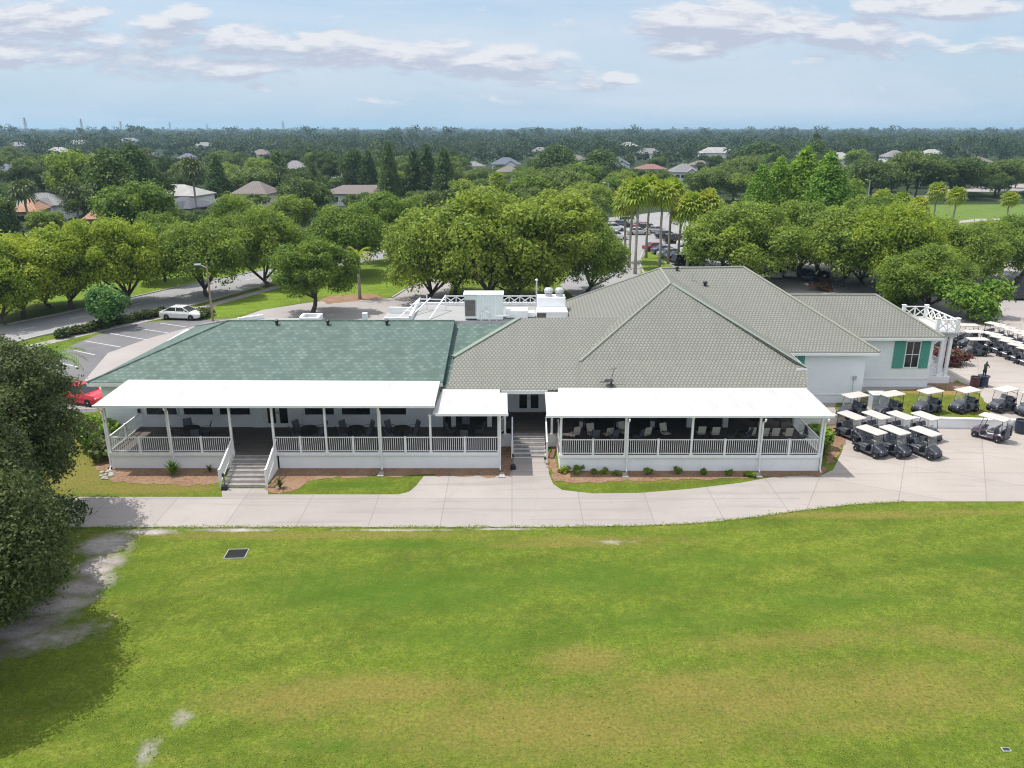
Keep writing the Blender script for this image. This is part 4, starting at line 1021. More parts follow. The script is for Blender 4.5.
lone = put_cart(plum, 988.5, 438.5, -.62, .79, 'plum grey golf cart alone by the wall seen from behind, bags aboard', gA)
gC = 'golf carts lined up in the far upper yard'
for px,py,h,lb in ((973.5,356,(-1,.03),'golf cart standing side on behind the statue'),(970,348,(-1,.05),'golf cart side on just behind the nearer side on cart'),(944,348,(-1,.05),'golf cart glimpsed between the white porch columns'),(965,341,(-1,.05),'golf cart at the back of the side on group next to the pink flowers')):
    put_cart(cart,px,py,h[0],h[1],lb,gC,TZ*.8)
ords=('closest to the flowers','second from the flowers','third from the flowers','fourth from the flowers','at the photo edge')
for r_,row in ((((990,350.5),(999.5,354.5),(1009,359),(1018,363),(1027,367)),'front row'),(((994,340),(1003.5,343.5),(1013,347),(1022,350.5),(1031,354)),'back row')):
    for i,(px,py) in enumerate(r_): put_cart(cart,px,py,.5,-.87,f'dark golf cart in the {row} of the far yard, {ords[i]}',gC,.45)
# two bags strapped on the lone cart
lm = lone.rotation_euler.z
for k,(yy,mt,lb) in enumerate(((-.2,'black_plastic','black golf bag strapped on the lone cart, nearer the wall end'),(.2,'seat','charcoal golf bag strapped on the lone cart, outer one'))):
    p = V(lone.location) + Matrix.Rotation(lm,3,'Z') @ V((-1.2,yy,.42))*.88
    t = thing('golf_bag', lb, 'golf bag', p, lm, 'golf bags on the lone cart')
    m = MB(); m.tube([(0,0,0),(-.04,0,.45),(-.08,0,.85)],[.12,.13,.14],10); m.box(-.2,-.1,-.08,.08,.15,.5)
    o = m.build('bag', M[mt]); o.parent = t
    m = MB()
    for j in range(6):
        a = j*1.05; m.tube([(-.08+.07*math.cos(a),.07*math.sin(a),.8),(-.1+.1*math.cos(a),.1*math.sin(a),1.15)],.008,4); m.box(-.13+.1*math.cos(a),-.07+.1*math.cos(a),.1*math.sin(a)-.03,.1*math.sin(a)+.03,1.13,1.18)
    o = m.build('clubs', M['galv']); o.parent = t

# ------------------------------------------------------------------ cars
def make_car(kind, paint):
    t = thing('parked_car', 'car', 'car'); suv = kind == 'suv'
    L,W = (4.7,.92) if suv else (4.7,.89)
    def ring(x, w, zb, zm, zt, in_=.9):
        return [(x,-w,zb+.08),(x,-w*1.0,zm),(x,-w*in_,zt),(x,w*in_,zt),(x,w,zm),(x,w,zb+.08),(x,w*.92,zb),(x,-w*.92,zb)]
    m = MB(); h = .12 if suv else 0
    secs = [(-2.35,.70,.38,.60,.75),(-2.25,.84,.26,.68,.90+h),(-1.75,W,.22,.74,.99+h),(-.8,W,.20,.74,.98+h),(.5,W,.20,.74,.96+h),(1.1,W,.20,.72,.93+h),(1.9,W*.97,.22,.68,.82+h*1.3),(2.2,.80,.26,.60,.72+h),(2.33,.64,.34,.52,.60+h)]
    m.loft([ring(x,w,zb,zm,zt) for x,w,zb,zm,zt in secs]); m.build('body', paint, t, bevel=.02)
    def cab(x,w,z): return [(x[0],-w,z),(x[1],-w,z),(x[1],w,z),(x[0],w,z)]
    m = MB(); zr = 1.68 if suv else 1.42
    lo,hi = (((-2.2,1.05),(-2.0,.25)) if suv else ((-1.75,1.2),(-1.0,.35)))
    m.loft([cab(lo,.80,.94+h), cab(hi,.62,zr-.03)]); m.build('window', M['carglass'], t)
    m = MB(); m.loft([cab((hi[0]-.06,hi[1]+.08),.64,zr-.05), cab((hi[0],hi[1]),.62,zr), cab((hi[0]+.15,hi[1]-.15),.5,zr+.03)]); m.build('roof', paint, t)
    for s in (-1,1):
        for xa,xb in ((lo[0],hi[0]),(lo[1],hi[1]),((lo[0]+lo[1])/2,(hi[0]+hi[1])/2)):
            MB().bar((xa,s*.805,.95+h),(xb,s*.63,zr-.02),.07,.07).build('pillar', paint, t)
    for x in (1.42,-1.42):
        for y in (-.80,.80): wheel(.36 if suv else .33,.24,x,y,t)
    for s in (-1,1):
        m = MB(); m.box(2.08,2.24,s*.62-.16,s*.62+.16,.60+h,.70+h); m.build('headlight', M['headlamp'], t)
        m = MB(); m.box(-2.33,-2.20,s*.66-.14,s*.66+.14,.72,.86); m.build('taillight', M['tail'], t)
        m = MB(); m.box(.72,.86,s*.98-.09,s*.98+.09,.98+h,1.10+h); m.build('mirror', paint, t)
    m = MB(); m.box(2.27,2.36,-.42,.42,.36,.50); m.build('grille', M['black_plastic'], t)
    return Proto(t)
pw_,pr_,pd_,ps_,pb_,pg_ = carpaint('car_white',(.72,.72,.70)),carpaint('car_red',(.55,.012,.03)),carpaint('car_black',(.015,.016,.02)),carpaint('car_silver',(.42,.43,.45)),carpaint('car_blue',(.03,.05,.11)),carpaint('car_maroon',(.22,.015,.02))
sw,sr,sd,ss,sb,sm = make_car('sedan',pw_),make_car('suv',pr_),make_car('suv',pd_),make_car('sedan',ps_),make_car('sedan',pb_),make_car('sedan',pg_)
su = make_car('suv',pw_); sk_ = make_car('sedan',pd_)
def put_car(p, px, py, deg, label, group='cars in the club car parks'):
    g = G(px, py, .02); p.place((g.x,g.y,.016), R(deg), label, group, .9 if px<100 else 1)
put_car(sw,183,318.5,-8,'white sedan at the top edge of the striped car park beside the hedge')
put_car(sr,84,402,-20,'shiny red car half hidden behind the big tree at the porch end')
for i,(p,px,py,lb) in enumerate(((sm,656,250.5,'dark red car heading the row by the palm trunks'),(sb,664.5,253.5,'dark blue car next to the dark red one in the palm row'),(ss,671,257,'grey sedan midway along the palm row'),(sk_,678,260.5,'black sedan second from the near end of the palm row'),(sd,686,264.5,'black sport utility car nearest in the palm row'))):
    put_car(p,px,py,18,lb)
for p,px,py,d,lb in ((su,616,239.5,5,'white tall car alone in the lot left of the palms'),(su,614,231,10,'white tall car behind the lone white one'),(ss,638,234.5,0,'silver sedan seen between palm trunks at the lot back'),(sd,650,232,0,'black tall car right of the silver sedan at the lot back'),(sk_,667,238,0,'black sedan among palm trunks at the lot back'),
        (sb,622,227,5,'dark blue sedan in the middle of the far lot row'),(su,630,224,5,'white tall car at the far lot row end'),(sm,644,229,0,'maroon sedan at the back of the lot between trunks'),(ss,656,233,0,'silver sedan deep among the palm trunks'),(sd,676,243,8,'black tall car behind the palm row'),(sw,690,246,8,'white sedan behind the palm row, half hidden by the last trunk'),
        (ss,776,277,70,'silver sedan under the oaks nearest the concrete drive'),(su,790,276,72,'white tall car under the oaks by the concrete drive'),(sb,806,279,74,'dark blue sedan deep under the oak shade'),(sk_,822,281,74,'black sedan by the red bromeliads under the oaks'),
        (sd,1014,299,-8,'black tall car parked nearest on the pale lot at far right'),(sb,1003,292.5,-5,'dark blue sedan behind the black tall car on the pale lot'),(sd,1033,290,-5,'black tall car at the photo edge on the pale lot'),
        (ss,955,188.5,0,'silver car in the distant lot past the fairway, left one'),(su,972,187.5,0,'white car in the distant lot past the fairway, middle one'),(sk_,990,187,0,'black car in the distant lot past the fairway, right one')):
    put_car(p,px,py,d,lb)

# ------------------------------------------------------------------ patio furniture
def make_table(r=.55, m='dark_wood'):
    t = thing('patio_table', 'table', 'table')
    MB().lathe([(r*.96,.70),(r,.715),(r,.735),(r*.97,.745)],20).build('table_top', M[m], t)
    MB().lathe([(.06,.05),(.045,.4),(.07,.70)],10).build('pedestal', M['dark_metal'], t); MB().lathe([(.32,0),(.30,.03),(.06,.06)],14).build('base', M['dark_metal'], t)
    return Proto(t)
def make_chair(seatm):
    t = thing('patio_chair', 'chair', 'chair')
    m=MB(); m.slab([(-.24,-.25,.43),(.24,-.25,.45),(.24,.25,.45),(-.24,.25,.43)],.03); m.build('seat', M[seatm], t)
    m=MB(); m.slab([(-.24,-.25,.5),(-.24,.25,.5),(-.40,.25,1.0),(-.40,-.25,1.0)],.025,(1,0,0)); m.build('backrest', M[seatm], t)
    for x,y in ((.22,-.25),(.22,.25),(-.24,-.25),(-.24,.25)): MB().tube([(x,y,0),(x*.95,y,.43)],.016,6).build('leg', M['dark_metal'], t)
    for s in (-1,1): MB().tube([(.22,s*.27,.44),(.20,s*.28,.66),(-.28,s*.28,.68)],.016,6).build('arm', M['dark_metal'], t)
    m=MB(); m.tube([(-.24,-.26,.45),(-.41,-.26,1.02),(-.41,.26,1.02),(-.24,.26,.45)],.016,6); m.build('back_frame', M['dark_metal'], t)
    return Proto(t)
tb = make_table(); chd = make_chair('seat'); chb = make_chair('beige_sling')
gT='round tables on the left porch'; gCh='dark chairs on the left porch'
for i,(px,where) in enumerate(((192,'left of the white stairs'),(309,'right of the glazed double door'),(356,'between its two last windows'),(402,'under its last window'))):
    x = Q(px,430,48.0).x; y = 47.9
    tb.place((x,y,DZ),0,f'dark round patio table on the left porch, {where}',gT)
    for k,a in enumerate((35,145,215,325) if i != 0 else (20,120,200,300)):
        aa = R(a); w_s = ('right rear','left rear','left front','right front')[k]
        chd.place((x+.85*math.cos(aa), y+.75*math.sin(aa), DZ), aa+math.pi, f'dark mesh chair, {w_s} of the table {where}', gCh)
x = Q(465,432,48).x
tb.place((x,48.0,DZ),0,'dark round table in the shade of the small middle canopy','round tables on the middle porch')
for k,a in enumerate((10,90,170,270)):
    aa=R(a); chd.place((x+.9*math.cos(aa),48+.8*math.sin(aa),DZ),aa+math.pi,'dark chair around the shaded middle porch table, ' + ('right side','far side','left side','near side')[k],'dark chairs on the middle porch')
gB2='beige sling chairs on the right porch'
for i,(px,py,deg) in enumerate(((575,428,-55),(592,428.5,235),(608,429,-60),(624,426.5,250),(646,428.5,-60),(666,428,250),(701,427.5,-90),(715,428,-90),(751,428.5,-90),(764,429,-90),(774.5,429,-90),(788,429,-90))):
    g=G(px,py,DZ+.78); nm=('first','second','third','fourth','fifth','sixth','seventh','eighth','ninth','tenth','eleventh','twelfth')[i]
    # they face away from the rail, towards their tables: the pale backrest looks at the photographer
    chb.place((g.x,g.y,DZ), R(90)+R((deg+90)*.6), f'beige backed chair on the right porch, {nm} counting from the entrance stairs', gB2)
for i,px in enumerate((584,616,656,708,757,781)):
    x=Q(px,427,49.4).x; tb.place((x,49.6,DZ),0,f'dark round table on the right porch, {("first","second","third","fourth","fifth","sixth")[i]} from the entrance stairs','round tables on the right porch')
for i,px in enumerate((594,612,636,728,742,800)):
    x=Q(px,427,48).x; chd.place((x,47.2,DZ),R(95+i*23),f'dark low chair near the right porch rail, {("first","second","third","fourth","fifth","sixth")[i]} from the entrance','dark chairs on the right porch')

# ------------------------------------------------------------------ small things
g=G(876,408,TZ); t=thing('condenser_unit','square grey condenser box on a pale pad in the terrace grass','condenser',(g.x,g.y,TZ))
m=MB(); m.box(g.x-.55,g.x+.55,g.y-.5,g.y+.5,TZ+.10,TZ+1.12); m.build('cabinet',M['hvac_grey'],t,bevel=.02)
m=MB(); m.box(g.x-.58,g.x+.58,g.y-.53,g.y+.53,TZ+1.123,TZ+1.17); m.lathe([(.38,TZ+1.17),(.36,TZ+1.20),(.05,TZ+1.2)],16,(g.x,g.y,0)); m.build('top_grille',M['white'],t)
m=MB(); m.box(g.x-.85,g.x+.85,g.y-.75,g.y+.75,TZ-.05,TZ+.095); m.build('pad',M['concrete_small'],t)
m=MB()
for k in range(9): m.box(g.x-.5,g.x+.5,g.y-.512,g.y-.504,TZ+.2+k*.095,TZ+.25+k*.095)
m.build('louver',M['hvac'],t)
g=G(981,386,TZ); t=thing('statue','small dark bronze standing figure on a dark round pedestal by the upper yard','statue',(g.x,g.y,TZ))
m=MB(); m.lathe([(.42,0),(.44,.06),(.38,.12),(.36,.72),(.45,.80),(.44,.86),(.2,.88)],18,(g.x+.1,g.y,TZ)); m.build('pedestal',M['navy'],t)
def skinned(name, joints, bones, mat, parent, lvl=1):
    me=bpy.data.meshes.new(name); me.from_pydata([j[:3] for j in joints],bones,[]); o=bpy.data.objects.new(name,me); COL.objects.link(o); o.parent=parent
    md=o.modifiers.new('skin','SKIN'); sv=me.skin_vertices[0].data
    for i,j in enumerate(joints): sv[i].radius=(j[3],j[3])
    sv[0].use_root=True; s=o.modifiers.new('sub','SUBSURF'); s.levels=lvl; s.render_levels=lvl; me.materials.append(mat); return o
J=[(0,0,.55,.10),(0,0,.72,.11),(.01,0,.88,.12),(.02,0,.97,.05),(.04,-.01,1.07,.075),(.05,-.01,1.13,.06),(.15,0,.86,.05),(.22,-.08,.72,.04),(.20,-.2,.66,.035),(-.13,0,.86,.05),(-.10,-.12,.72,.04),(.02,-.2,.66,.035),(.08,0,.30,.075),(.09,.03,.03,.05),(.10,-.07,.0,.04),(-.07,0,.30,.075),(-.08,.03,.03,.05),(-.08,-.07,.0,.04)]
Bn=[(0,1),(1,2),(2,3),(3,4),(4,5),(2,6),(6,7),(7,8),(2,9),(9,10),(10,11),(0,12),(12,13),(13,14),(0,15),(15,16),(16,17)]
skinned('figure',[(a+.1,b,c+.9,r) for a,b,c,r in J],Bn,M['bronze'],t)
def bin_(name,label,loc,r,h,mt):
    t=thing(name,label,'bin',loc); m=MB(); m.lathe([(r*.86,0),(r,.3*h),(r,.92*h),(r*1.05,.93*h),(r*1.05,h),(r*.9,h),(r*.88,.9*h)],18); o=m.build('drum',M[mt]); o.parent=t
    m=MB(); m.lathe([(r*.88,.90*h),(r*.3,.94*h),(.02,.95*h)],18); o=m.build('lid',M['black_plastic']); o.parent=t; return t
g=G(974,387,TZ); bin_('waste_bin','maroon round bin standing against the statue pedestal',(g.x,g.y,TZ),.34,.85,'maroon')
g=G(1020,433,0); bin_('waste_bin','dark navy drum bin by the retaining wall at the photo edge',(g.x,g.y,.01),.38,.95,'navy')
def brush(label,px,py):
    g=G(px,py,.01); t=thing('shoe_brush_stand',label,'shoe brush',(g.x,g.y,.01)); 
    m=MB(); m.box(-.18,.18,-.15,.15,0,.06); o=m.build('base',M['black_plastic']); o.parent=t
    m=MB(); m.lathe([(.16,.06),(.17,.25),(.12,.30)],10); o=m.build('brush_head',M['dark_metal']); o.parent=t
    m=MB(); m.tube([(0,.1,.06),(0,.1,.85),(0,.0,.95)],.025,6); m.box(-.06,.06,-.02,.06,.8,1.0); o=m.build('handle',M['black_plastic']); o.parent=t
brush('black shoe brush stand at the foot of the left white stairs',224.5,489.5); brush('black shoe brush stand left of the entrance stairs on the walk',513,469)
g=G(545,463,.01); t=thing('ground_spotlight','tiny dark stake lamp at the mulch edge beside the entrance stairs','lamp',(g.x,g.y,.01))
m=MB(); m.tube([(0,0,0),(0,0,.25)],.02,6); o=m.build('stake',M['black_plastic']); o.parent=t
m=MB(); m.tube([(0,0,.25),(0,-.1,.34),(0,-.2,.40)],[.05,.09,.10],8); o=m.build('lamp_head',M['black_plastic']); o.parent=t
g=G(236.5,554,0); t=thing('storm_drain','square dark grated drain set in the lawn with a pale concrete rim','drain',(g.x,g.y,0),R(3))
m=MB(); m.box(-.52,.52,-.46,-.42,.0,.03); m.box(-.52,.52,.42,.46,0,.03); m.box(-.52,-.48,-.42,.42,0,.03); m.box(.48,.52,-.42,.42,0,.03); o=m.build('rim',M['concrete_small']); o.parent=t
m=MB(); m.box(-.479,.479,-.419,.419,.003,.012)
for k in range(12): m.box(-.47,.47,-.40+k*.07,-.36+k*.07,.0125,.035)
o=m.build('grate',M['dark_metal']); o.parent=t
g=G(1006,750,0); t=thing('valve_box','small dark valve box lid in the near lawn corner','valve box',(g.x,g.y,0))
m=MB(); m.box(-.14,.14,-.09,.09,0,.03); o=m.build('rim',M['galv']); o.parent=t
m=MB(); m.box(-.11,.11,-.06,.06,.0301,.045); o=m.build('lid',M['black_plastic']); o.parent=t
g=G(506,479,.01); 
for i,(px,py,lb) in enumerate(((128.5,473,'pale downspout splash stones by the left porch corner'),)):
    g=G(112,474,0); t=thing('splash_stones',lb,'stones',(g.x,g.y,0)); m=MB()
    for k in range(9):
        a=random.random()*6.28; r=random.random()*.7; s=.10+random.random()*.12
        m.lathe([(s*.8,0),(s,.04),(s*.7,s*.5),(s*.2,s*.6)],7,(r*math.cos(a)-.3,r*math.sin(a)-.2,0))
    o=m.build('stones',M['concrete_small']); o.parent=t; o['kind']='stuff'
for px,py,lb in ((381,477,'pale splash block under the downspout in the left mulch bed'),(502,478,'pale splash block under the end downspout of the middle porch'),(625,478,'pale splash block under the first downspout of the right porch'),(758,478,'pale splash block under the last downspout of the right porch')):
    g=G(px,py-2,0); m=MB(); m.loft([[(-.12,.25,.02),(.12,.25,.02),(.12,.25,.12),(-.12,.25,.12)],[(-.2,-.3,.02),(.2,-.3,.02),(.2,-.3,.06),(-.2,-.3,.06)]])
    o=m.build('splash_block',M['concrete_small']); o.location=(g.x,g.y,0); tag(o,lb,'splash block','splash blocks under the downspouts')
# lamps and poles
def lamp(label,px,py,ytop,m,two=False):
    g=G(px,py,0); h=Q(px,ytop,g.y).z; t=thing('street_lamp',label,'street lamp',(g.x,g.y,0))
    q=MB(); q.tube([(0,0,-.1),(0,0,h)],[.14,.09],8); o=q.build('pole',M[m]); o.parent=t
    q=MB(); q.tube([(0,0,h-.3),(-.7,0,h+.05)],.04,6); o=q.build('arm',M['galv']); o.parent=t
    q=MB(); q.loft([[(-1.3,-.14,h),(-1.3,.14,h),(-1.3,.10,h+.12),(-1.3,-.10,h+.12)],[(-.6,-.12,h),(-.6,.12,h),(-.6,.08,h+.16),(-.6,-.08,h+.16)]]); o=q.build('lamp_head',M['galv']); o.parent=t
lamp('brown wooden lamp pole leaning by the grass strip next to the white sedan',213,321,265,'pole')
lamp('pale metal lamp post in the car park left of the palms',607,222,183,'galv')
lamp('pale lamp post in the far lot right of the conical trees',866,212,180,'galv')
for i,(px,top,Y) in enumerate(((27,117.5,1500),(83,118.5,1700),(122,121,2000),(171,122,2300),(284,121,1900),(208,123.5,2600))):
    b=Q(px,135,Y); h=Q(px,top,Y).z; t=thing('transmission_tower','slender steel pylon on the skyline, ' + ('nearest the photo corner','second along the line','third along the line','fourth, shorter','standing apart to the right of the line','faintest and farthest')[i],'pylon',(b.x,Y,0),0,'pylons along the skyline')
    q=MB(); w=3.2
    for sx in (-1,1):
        for sy in (-1,1): q.bar((sx*w,sy*w,0),(sx*.5,sy*.5,h),.45,.45)
    n=7
    for k in range(n):
        f=k/n; g_=(k+1)/n; a=w*(1-f)+.5*f; c=w*(1-g_)+.5*g_
        for s in (-1,1): q.bar((-a,s*a,h*f),(c,s*c,h*g_),.3,.3); q.bar((a,s*a,h*f),(-c,s*c,h*g_),.3,.3)
    o=q.build('mast',M['steel']); o.parent=t
    q=MB()
    for z,l in ((h*.97,3.5),(h*.86,5.5),(h*.75,4.5)): q.bar((-l,0,z),(l,0,z),.5,.5)
    o=q.build('cross_arm',M['steel']); o.parent=t
# the foreground ends; far houses next

# ------------------------------------------------------------------ houses beyond the trees
def stucco(name,c): return plain(name,c,.8,var=.06,scale=.5)
def tileroof(name,c): return tile(name,c,tuple(x*.75 for x in c),tuple(x*.5 for x in c),.6,.6)
HW={'white':stucco('white_stucco',(.70,.70,.69)),'cream':stucco('cream_stucco',(.62,.58,.50)),'grey':stucco('grey_stucco',(.45,.46,.47)),'tan':stucco('tan_stucco',(.48,.40,.32))}
HR={'brown':tileroof('brown_roof',(.21,.175,.165)),'grey':tileroof('grey_roof',(.25,.245,.25)),'blue':tileroof('blue_grey_roof',(.13,.15,.21)),'white':plain('white_tile_roof',(.30,.295,.285),.8,var=.15,scale=.4),'red':tileroof('red_roof',(.28,.14,.12)),'orange':tileroof('terracotta_roof',(.45,.24,.15)),'dark':tileroof('slate_roof',(.10,.11,.14))}
HOUSES=[]
def house(px,py,wpx,top,rot,roof,wall,label,gable=False,dep=11,solar=False,open_=True):
    g=G(px,py); dist=math.hypot(g.y,20); s=800/(g.y*_c+20*_s); w=wpx/s; hr=Q(px,top,g.y+dep/2).z
    hr=max(5.2,min(hr,9.5)); he=min(3.4,hr-2.0) if hr<7 else hr-3.4
    HOUSES.append((g.x,g.y,w,dep,open_)); t=thing('house',label,'house',(g.x,g.y,0),R(rot),'houses beyond the trees')
    def B(name,m,mt,par=t):
        o=m.build(name,mt); o.parent=par; return o
    W_,D2=w/2,dep/2; o_=.5
    B('wall',MB().box(-W_,W_,-D2,D2,0,he),HW[wall])
    r=MB(); a,b,c,d=V((-W_-o_,-D2-o_,he)),V((W_+o_,-D2-o_,he)),V((W_+o_,D2+o_,he)),V((-W_-o_,D2+o_,he))
    inset=min(D2*.95,W_*.8); e,f=V((-W_+inset,0,hr)),V((W_-inset,0,hr))
    r.slab([a,b,f,e],.2); r.slab([b,c,f],.2); r.slab([c,d,e,f],.2); r.slab([d,a,e],.2)
    ro=B('roof',r,HR[roof])
    if gable:
        gx=W_*.35; gw=W_*.42
        m=MB(); m.slab([(gx-gw,-D2-2.2,he),(gx,-D2-2.2,he+gw*.62),(gx,0,he+gw*.62),(gx-gw,0,he)],.18); m.slab([(gx,-D2-2.2,he+gw*.62),(gx+gw,-D2-2.2,he),(gx+gw,0,he),(gx,0,he+gw*.62)],.18); B('roof',m,HR[roof])
        m=MB(); m.v=[(gx-gw+.3,-D2-1.9,0),(gx+gw-.3,-D2-1.9,0),(gx+gw-.3,-D2-1.9,he-.1),(gx,-D2-1.9,he+gw*.5),(gx-gw+.3,-D2-1.9,he-.1)]; m.f=[(0,1,2,3,4)]
        mm=MB(); mm.slab(m.v,1.9,(0,1,0)); B('wall',mm,HW[wall])
        wo=B('window',MB().box(gx-.7,gx+.7,-D2-1.96,-D2-1.88,1.0,2.4),M['white_trim']); MB_=MB().box(gx-.6,gx+.6,-D2-1.985,-D2-1.965,1.1,2.3); oo=MB_.build('pane',M['glass']); oo.parent=wo
    for k in (-.62,-.25,.12) if gable else (-.62,-.2,.25,.65):
        x=k*W_; wo=B('window',MB().box(x-.75,x+.75,-D2-.06,-D2+.02,1.0,2.5),M['white_trim']); oo=MB().box(x-.65,x+.65,-D2-.085,-D2-.065,1.1,2.4).build('pane',M['glass']); oo.parent=wo
    if solar:
        m=MB(); n=(b-a).cross(e-a).normalized(); n = n if n.z>0 else -n
        for i in range(6):
            for j in range(2):
                p=lambda u,v:(a.lerp(b,u).lerp(e.lerp(f,u),v))+n*.12
                u0=.16+i*.115; v0=.18+j*.34; m.slab([p(u0,v0),p(u0+.10,v0),p(u0+.10,v0+.3),p(u0,v0+.3)],.05)
        B('solar_panel',m,M['carglass'])
    return t
house(46,218,50,191,8,'grey','white','grey hip roofed house with a white gable among the trees on the left',True)
house(8,190,34,163,0,'blue','grey','blue roofed house at the photo edge among distant trees')
house(181,207,52,183,-8,'white','white','house with a broad whitish tile roof behind the palms')
house(187,220,44,196,-15,'dark','grey','slate roofed house with a steep front gable nearest the road trees',True)
house(232,219,40,193,20,'dark','tan','dark roofed house covered in solar panels',False,12,True)
house(258,205,34,180,-5,'brown','cream','brown roofed house peeking out behind the solar panel roof')
house(361,204,70,184,3,'brown','white','wide brown hip roofed house standing alone behind the grass')
house(440,203,40,190,0,'brown','cream','low brown roof right of the wide brown house')
house(189,166,22,153,0,'blue','grey','small blue grey roof far behind the palms on the left')
house(506,171,28,157,0,'blue','white','blue grey roof far off above the central oaks',True)
house(473,173,22,161,10,'grey','white','grey roofed far house left of the blue one above the oaks')
house(508,179,22,171,0,'brown','tan','small brown roof half sunk among trees above the central oaks')
house(615,172,26,156,0,'blue','white','blue roofed two part house far beyond the car park',True)
house(650,176,30,165,-6,'red','cream','pinkish red roofed house beyond the palms')
house(683,180,26,163,0,'grey','white','grey roofed white house right of the red roof',True)
house(716,162,34,147,0,'white','white','pale roofed long house on the far rise in the middle')
house(648,160,26,148,0,'grey','white','pale grey house above the red roof, farther off')
house(80,150,22,140,0,'white','white','white roofed far house below the pylons')
house(130,146,18,137,0,'grey','white','light far house right of the white roofed one under the pylons')
house(296,176,24,160,0,'grey','white','grey far house peeking above the mid trees left of centre')
house(838,168,24,152,0,'white','white','pale roof beyond the conical trees, nearer one')
house(893,166,22,150,0,'grey','white','light roof among far palms on the right')
house(845,177,36,166,0,'brown','tan','long low brown roof behind the dark oaks right of the conical trees')
house(33,224,22,206,15,'orange','tan','terracotta roof sliver among the yellow green oaks',open_=False)
house(103,232,18,217,15,'orange','tan','second terracotta roof sliver beside the pine',open_=False)
house(1005,176,30,166,0,'white','white','pale roof at the right photo edge beyond the fairway trees')

for px,b,w_,t_,rf,lb in ((205,152,20,142,'grey','grey roof far right of the pylons, above the slim palm'),(60,158,22,147,'white','pale roof far below the second pylon'),(345,186,24,172,'grey','grey roof peeking left of the dark conifers'),(262,160,20,149,'brown','brown roof in the far mid distance left of centre'),(540,158,20,147,'grey','small grey roof far above the central oaks'),(575,166,22,154,'brown','brown roof far left of the blue house beyond the car park'),(628,151,18,142,'white','tiny pale roof on the far rise above the palms'),(700,172,22,160,'brown','brown roof just right of the grey house past the palms'),(770,158,22,147,'grey','grey roof above the conical trees'),(930,160,22,149,'white','pale roof above the fairway oaks'),(975,168,24,156,'brown','brown roof above the right fairway oaks'),(155,163,20,152,'dark','dark roof between the pine and the small blue roof'),(20,152,20,142,'grey','grey roof at the far left below the first pylon')):
    house(px,b,w_,t_,random.uniform(-15,15),rf,'white',lb)
# ------------------------------------------------------------------ trees
oakA=tree_proto('live_oak','oak','tree','oak',5.2,.5,9.0,30000,.15,'oak',k=90)
oakB=tree_proto('live_oak','oak','tree','oak',5.0,1.6,9.5,30000,.15,'oak',k=70)
oakC=tree_proto('live_oak','oak','tree','oak',5.4,.3,8.6,34000,.15,'oak',k=110)
oakY=tree_proto('live_oak','oak','tree','oak',5.2,.6,9.0,30000,.15,'oakyellow',k=90)
oakZ=tree_proto('live_oak','oak','tree','oak',5.0,.6,9.2,30000,.15,'oakyellow',k=70)
cyp=tree_proto('conical_tree','cypress','tree','cone',3.4,.3,12,22000,.17,'cypress',k=90)
SIZE={id(oakA):(5.6,9.6),id(oakB):(5.4,10.1),id(oakC):(5.8,9.2),id(oakY):(5.6,9.6),id(oakZ):(5.4,9.8),id(cyp):(3.4,12.3)}
GN='oaks around the clubhouse grounds'
def measure(pr):
    if not hasattr(pr,'dim'):
        me=[c for c in pr.root.children if c.name.startswith('crown')][0].data
        a=np.empty(len(me.vertices)*3,np.float32); me.vertices.foreach_get('co',a); a=a.reshape(-1,3)
        pr.dim=(float(np.percentile(np.hypot(a[:,0],a[:,1]),96)), float(np.percentile(a[:,2],99.5)))
    return pr.dim
def tree(pr,px,base,top,wpx,label,group=GN,rz=None):
    g=G(px,base); h=Q(px,top,g.y).z; s=800/(g.y*_c+12*_s); r=wpx/s/2*1.04; R0,H0=measure(pr)
    return pr.place((g.x,g.y,0), random.random()*6.28 if rz is None else rz, label, group, (r/R0,r/R0,max(.3,h/H0)))
tree(oakY,4,325,256,70,'oak with dull green crown at the photo edge beside the road')
tree(oakY,22,318,236,90,'yellow green oak at the photo edge on the far road side')
tree(oakZ,72,309,224,96,'broad yellow green oak across the road, left of the pine')
tree(oakY,128,305,220,84,'round yellow green oak across the road above the small bright tree')
tree(oakA,50,307,262,66,'darker low oak between the road and the yellow green oaks')
tree(oakA,207,297,222,80,'oak with a visible dark trunk on the verge beside the lamp pole')
tree(oakC,268,286,208,74,'tall dense oak where the near road slips behind the trees')
tree(oakB,313,314,240,80,'dark green oak in front of the drive with its trunk on the roof edge')
tree(oakA,347,276,206,78,'mid green oak behind the small orange palm')
tree(oakB,392,262,194,72,'greyish green round oak left of the central oak mass')
tree(oakC,428,300,210,92,'oak at the left flank of the central mass over the parking strip')
tree(oakA,485,304,190,120,'tallest broad oak of the central mass behind the air handler')
tree(oakB,545,300,194,110,'second broad oak of the central mass nearer the palms')
tree(oakC,588,292,222,76,'oak at the right flank of the central mass by the curved drive')
tree(oakA,455,296,236,80,'low front oak of the central mass behind the roof guard rail')
tree(oakC,520,298,240,90,'low front oak of the central mass above the exhaust fans')
tree(oakC,744,284,204,112,'broad dull green oak over the right car park by the last palm')
tree(oakA,796,276,203,86,'rounded oak in front of the conical trees')
tree(oakA,842,287,208,92,'fresh green oak over the drive behind the roof ridge')
tree(oakY,888,294,206,92,'fresh green oak behind the far roof end')
tree(oakC,925,286,218,80,'mid green oak right of the fresh green pair')
tree(oakC,925,308,246,84,'low bright oak above the lattice balustrade')
tree(oakC,985,281,222,76,'dull olive oak over the dark cars on the pale lot')
tree(oakB,1022,276,212,70,'olive oak at the right photo edge above the dark cars')
tree(oakA,866,262,196,70,'farther oak behind the fresh green pair')
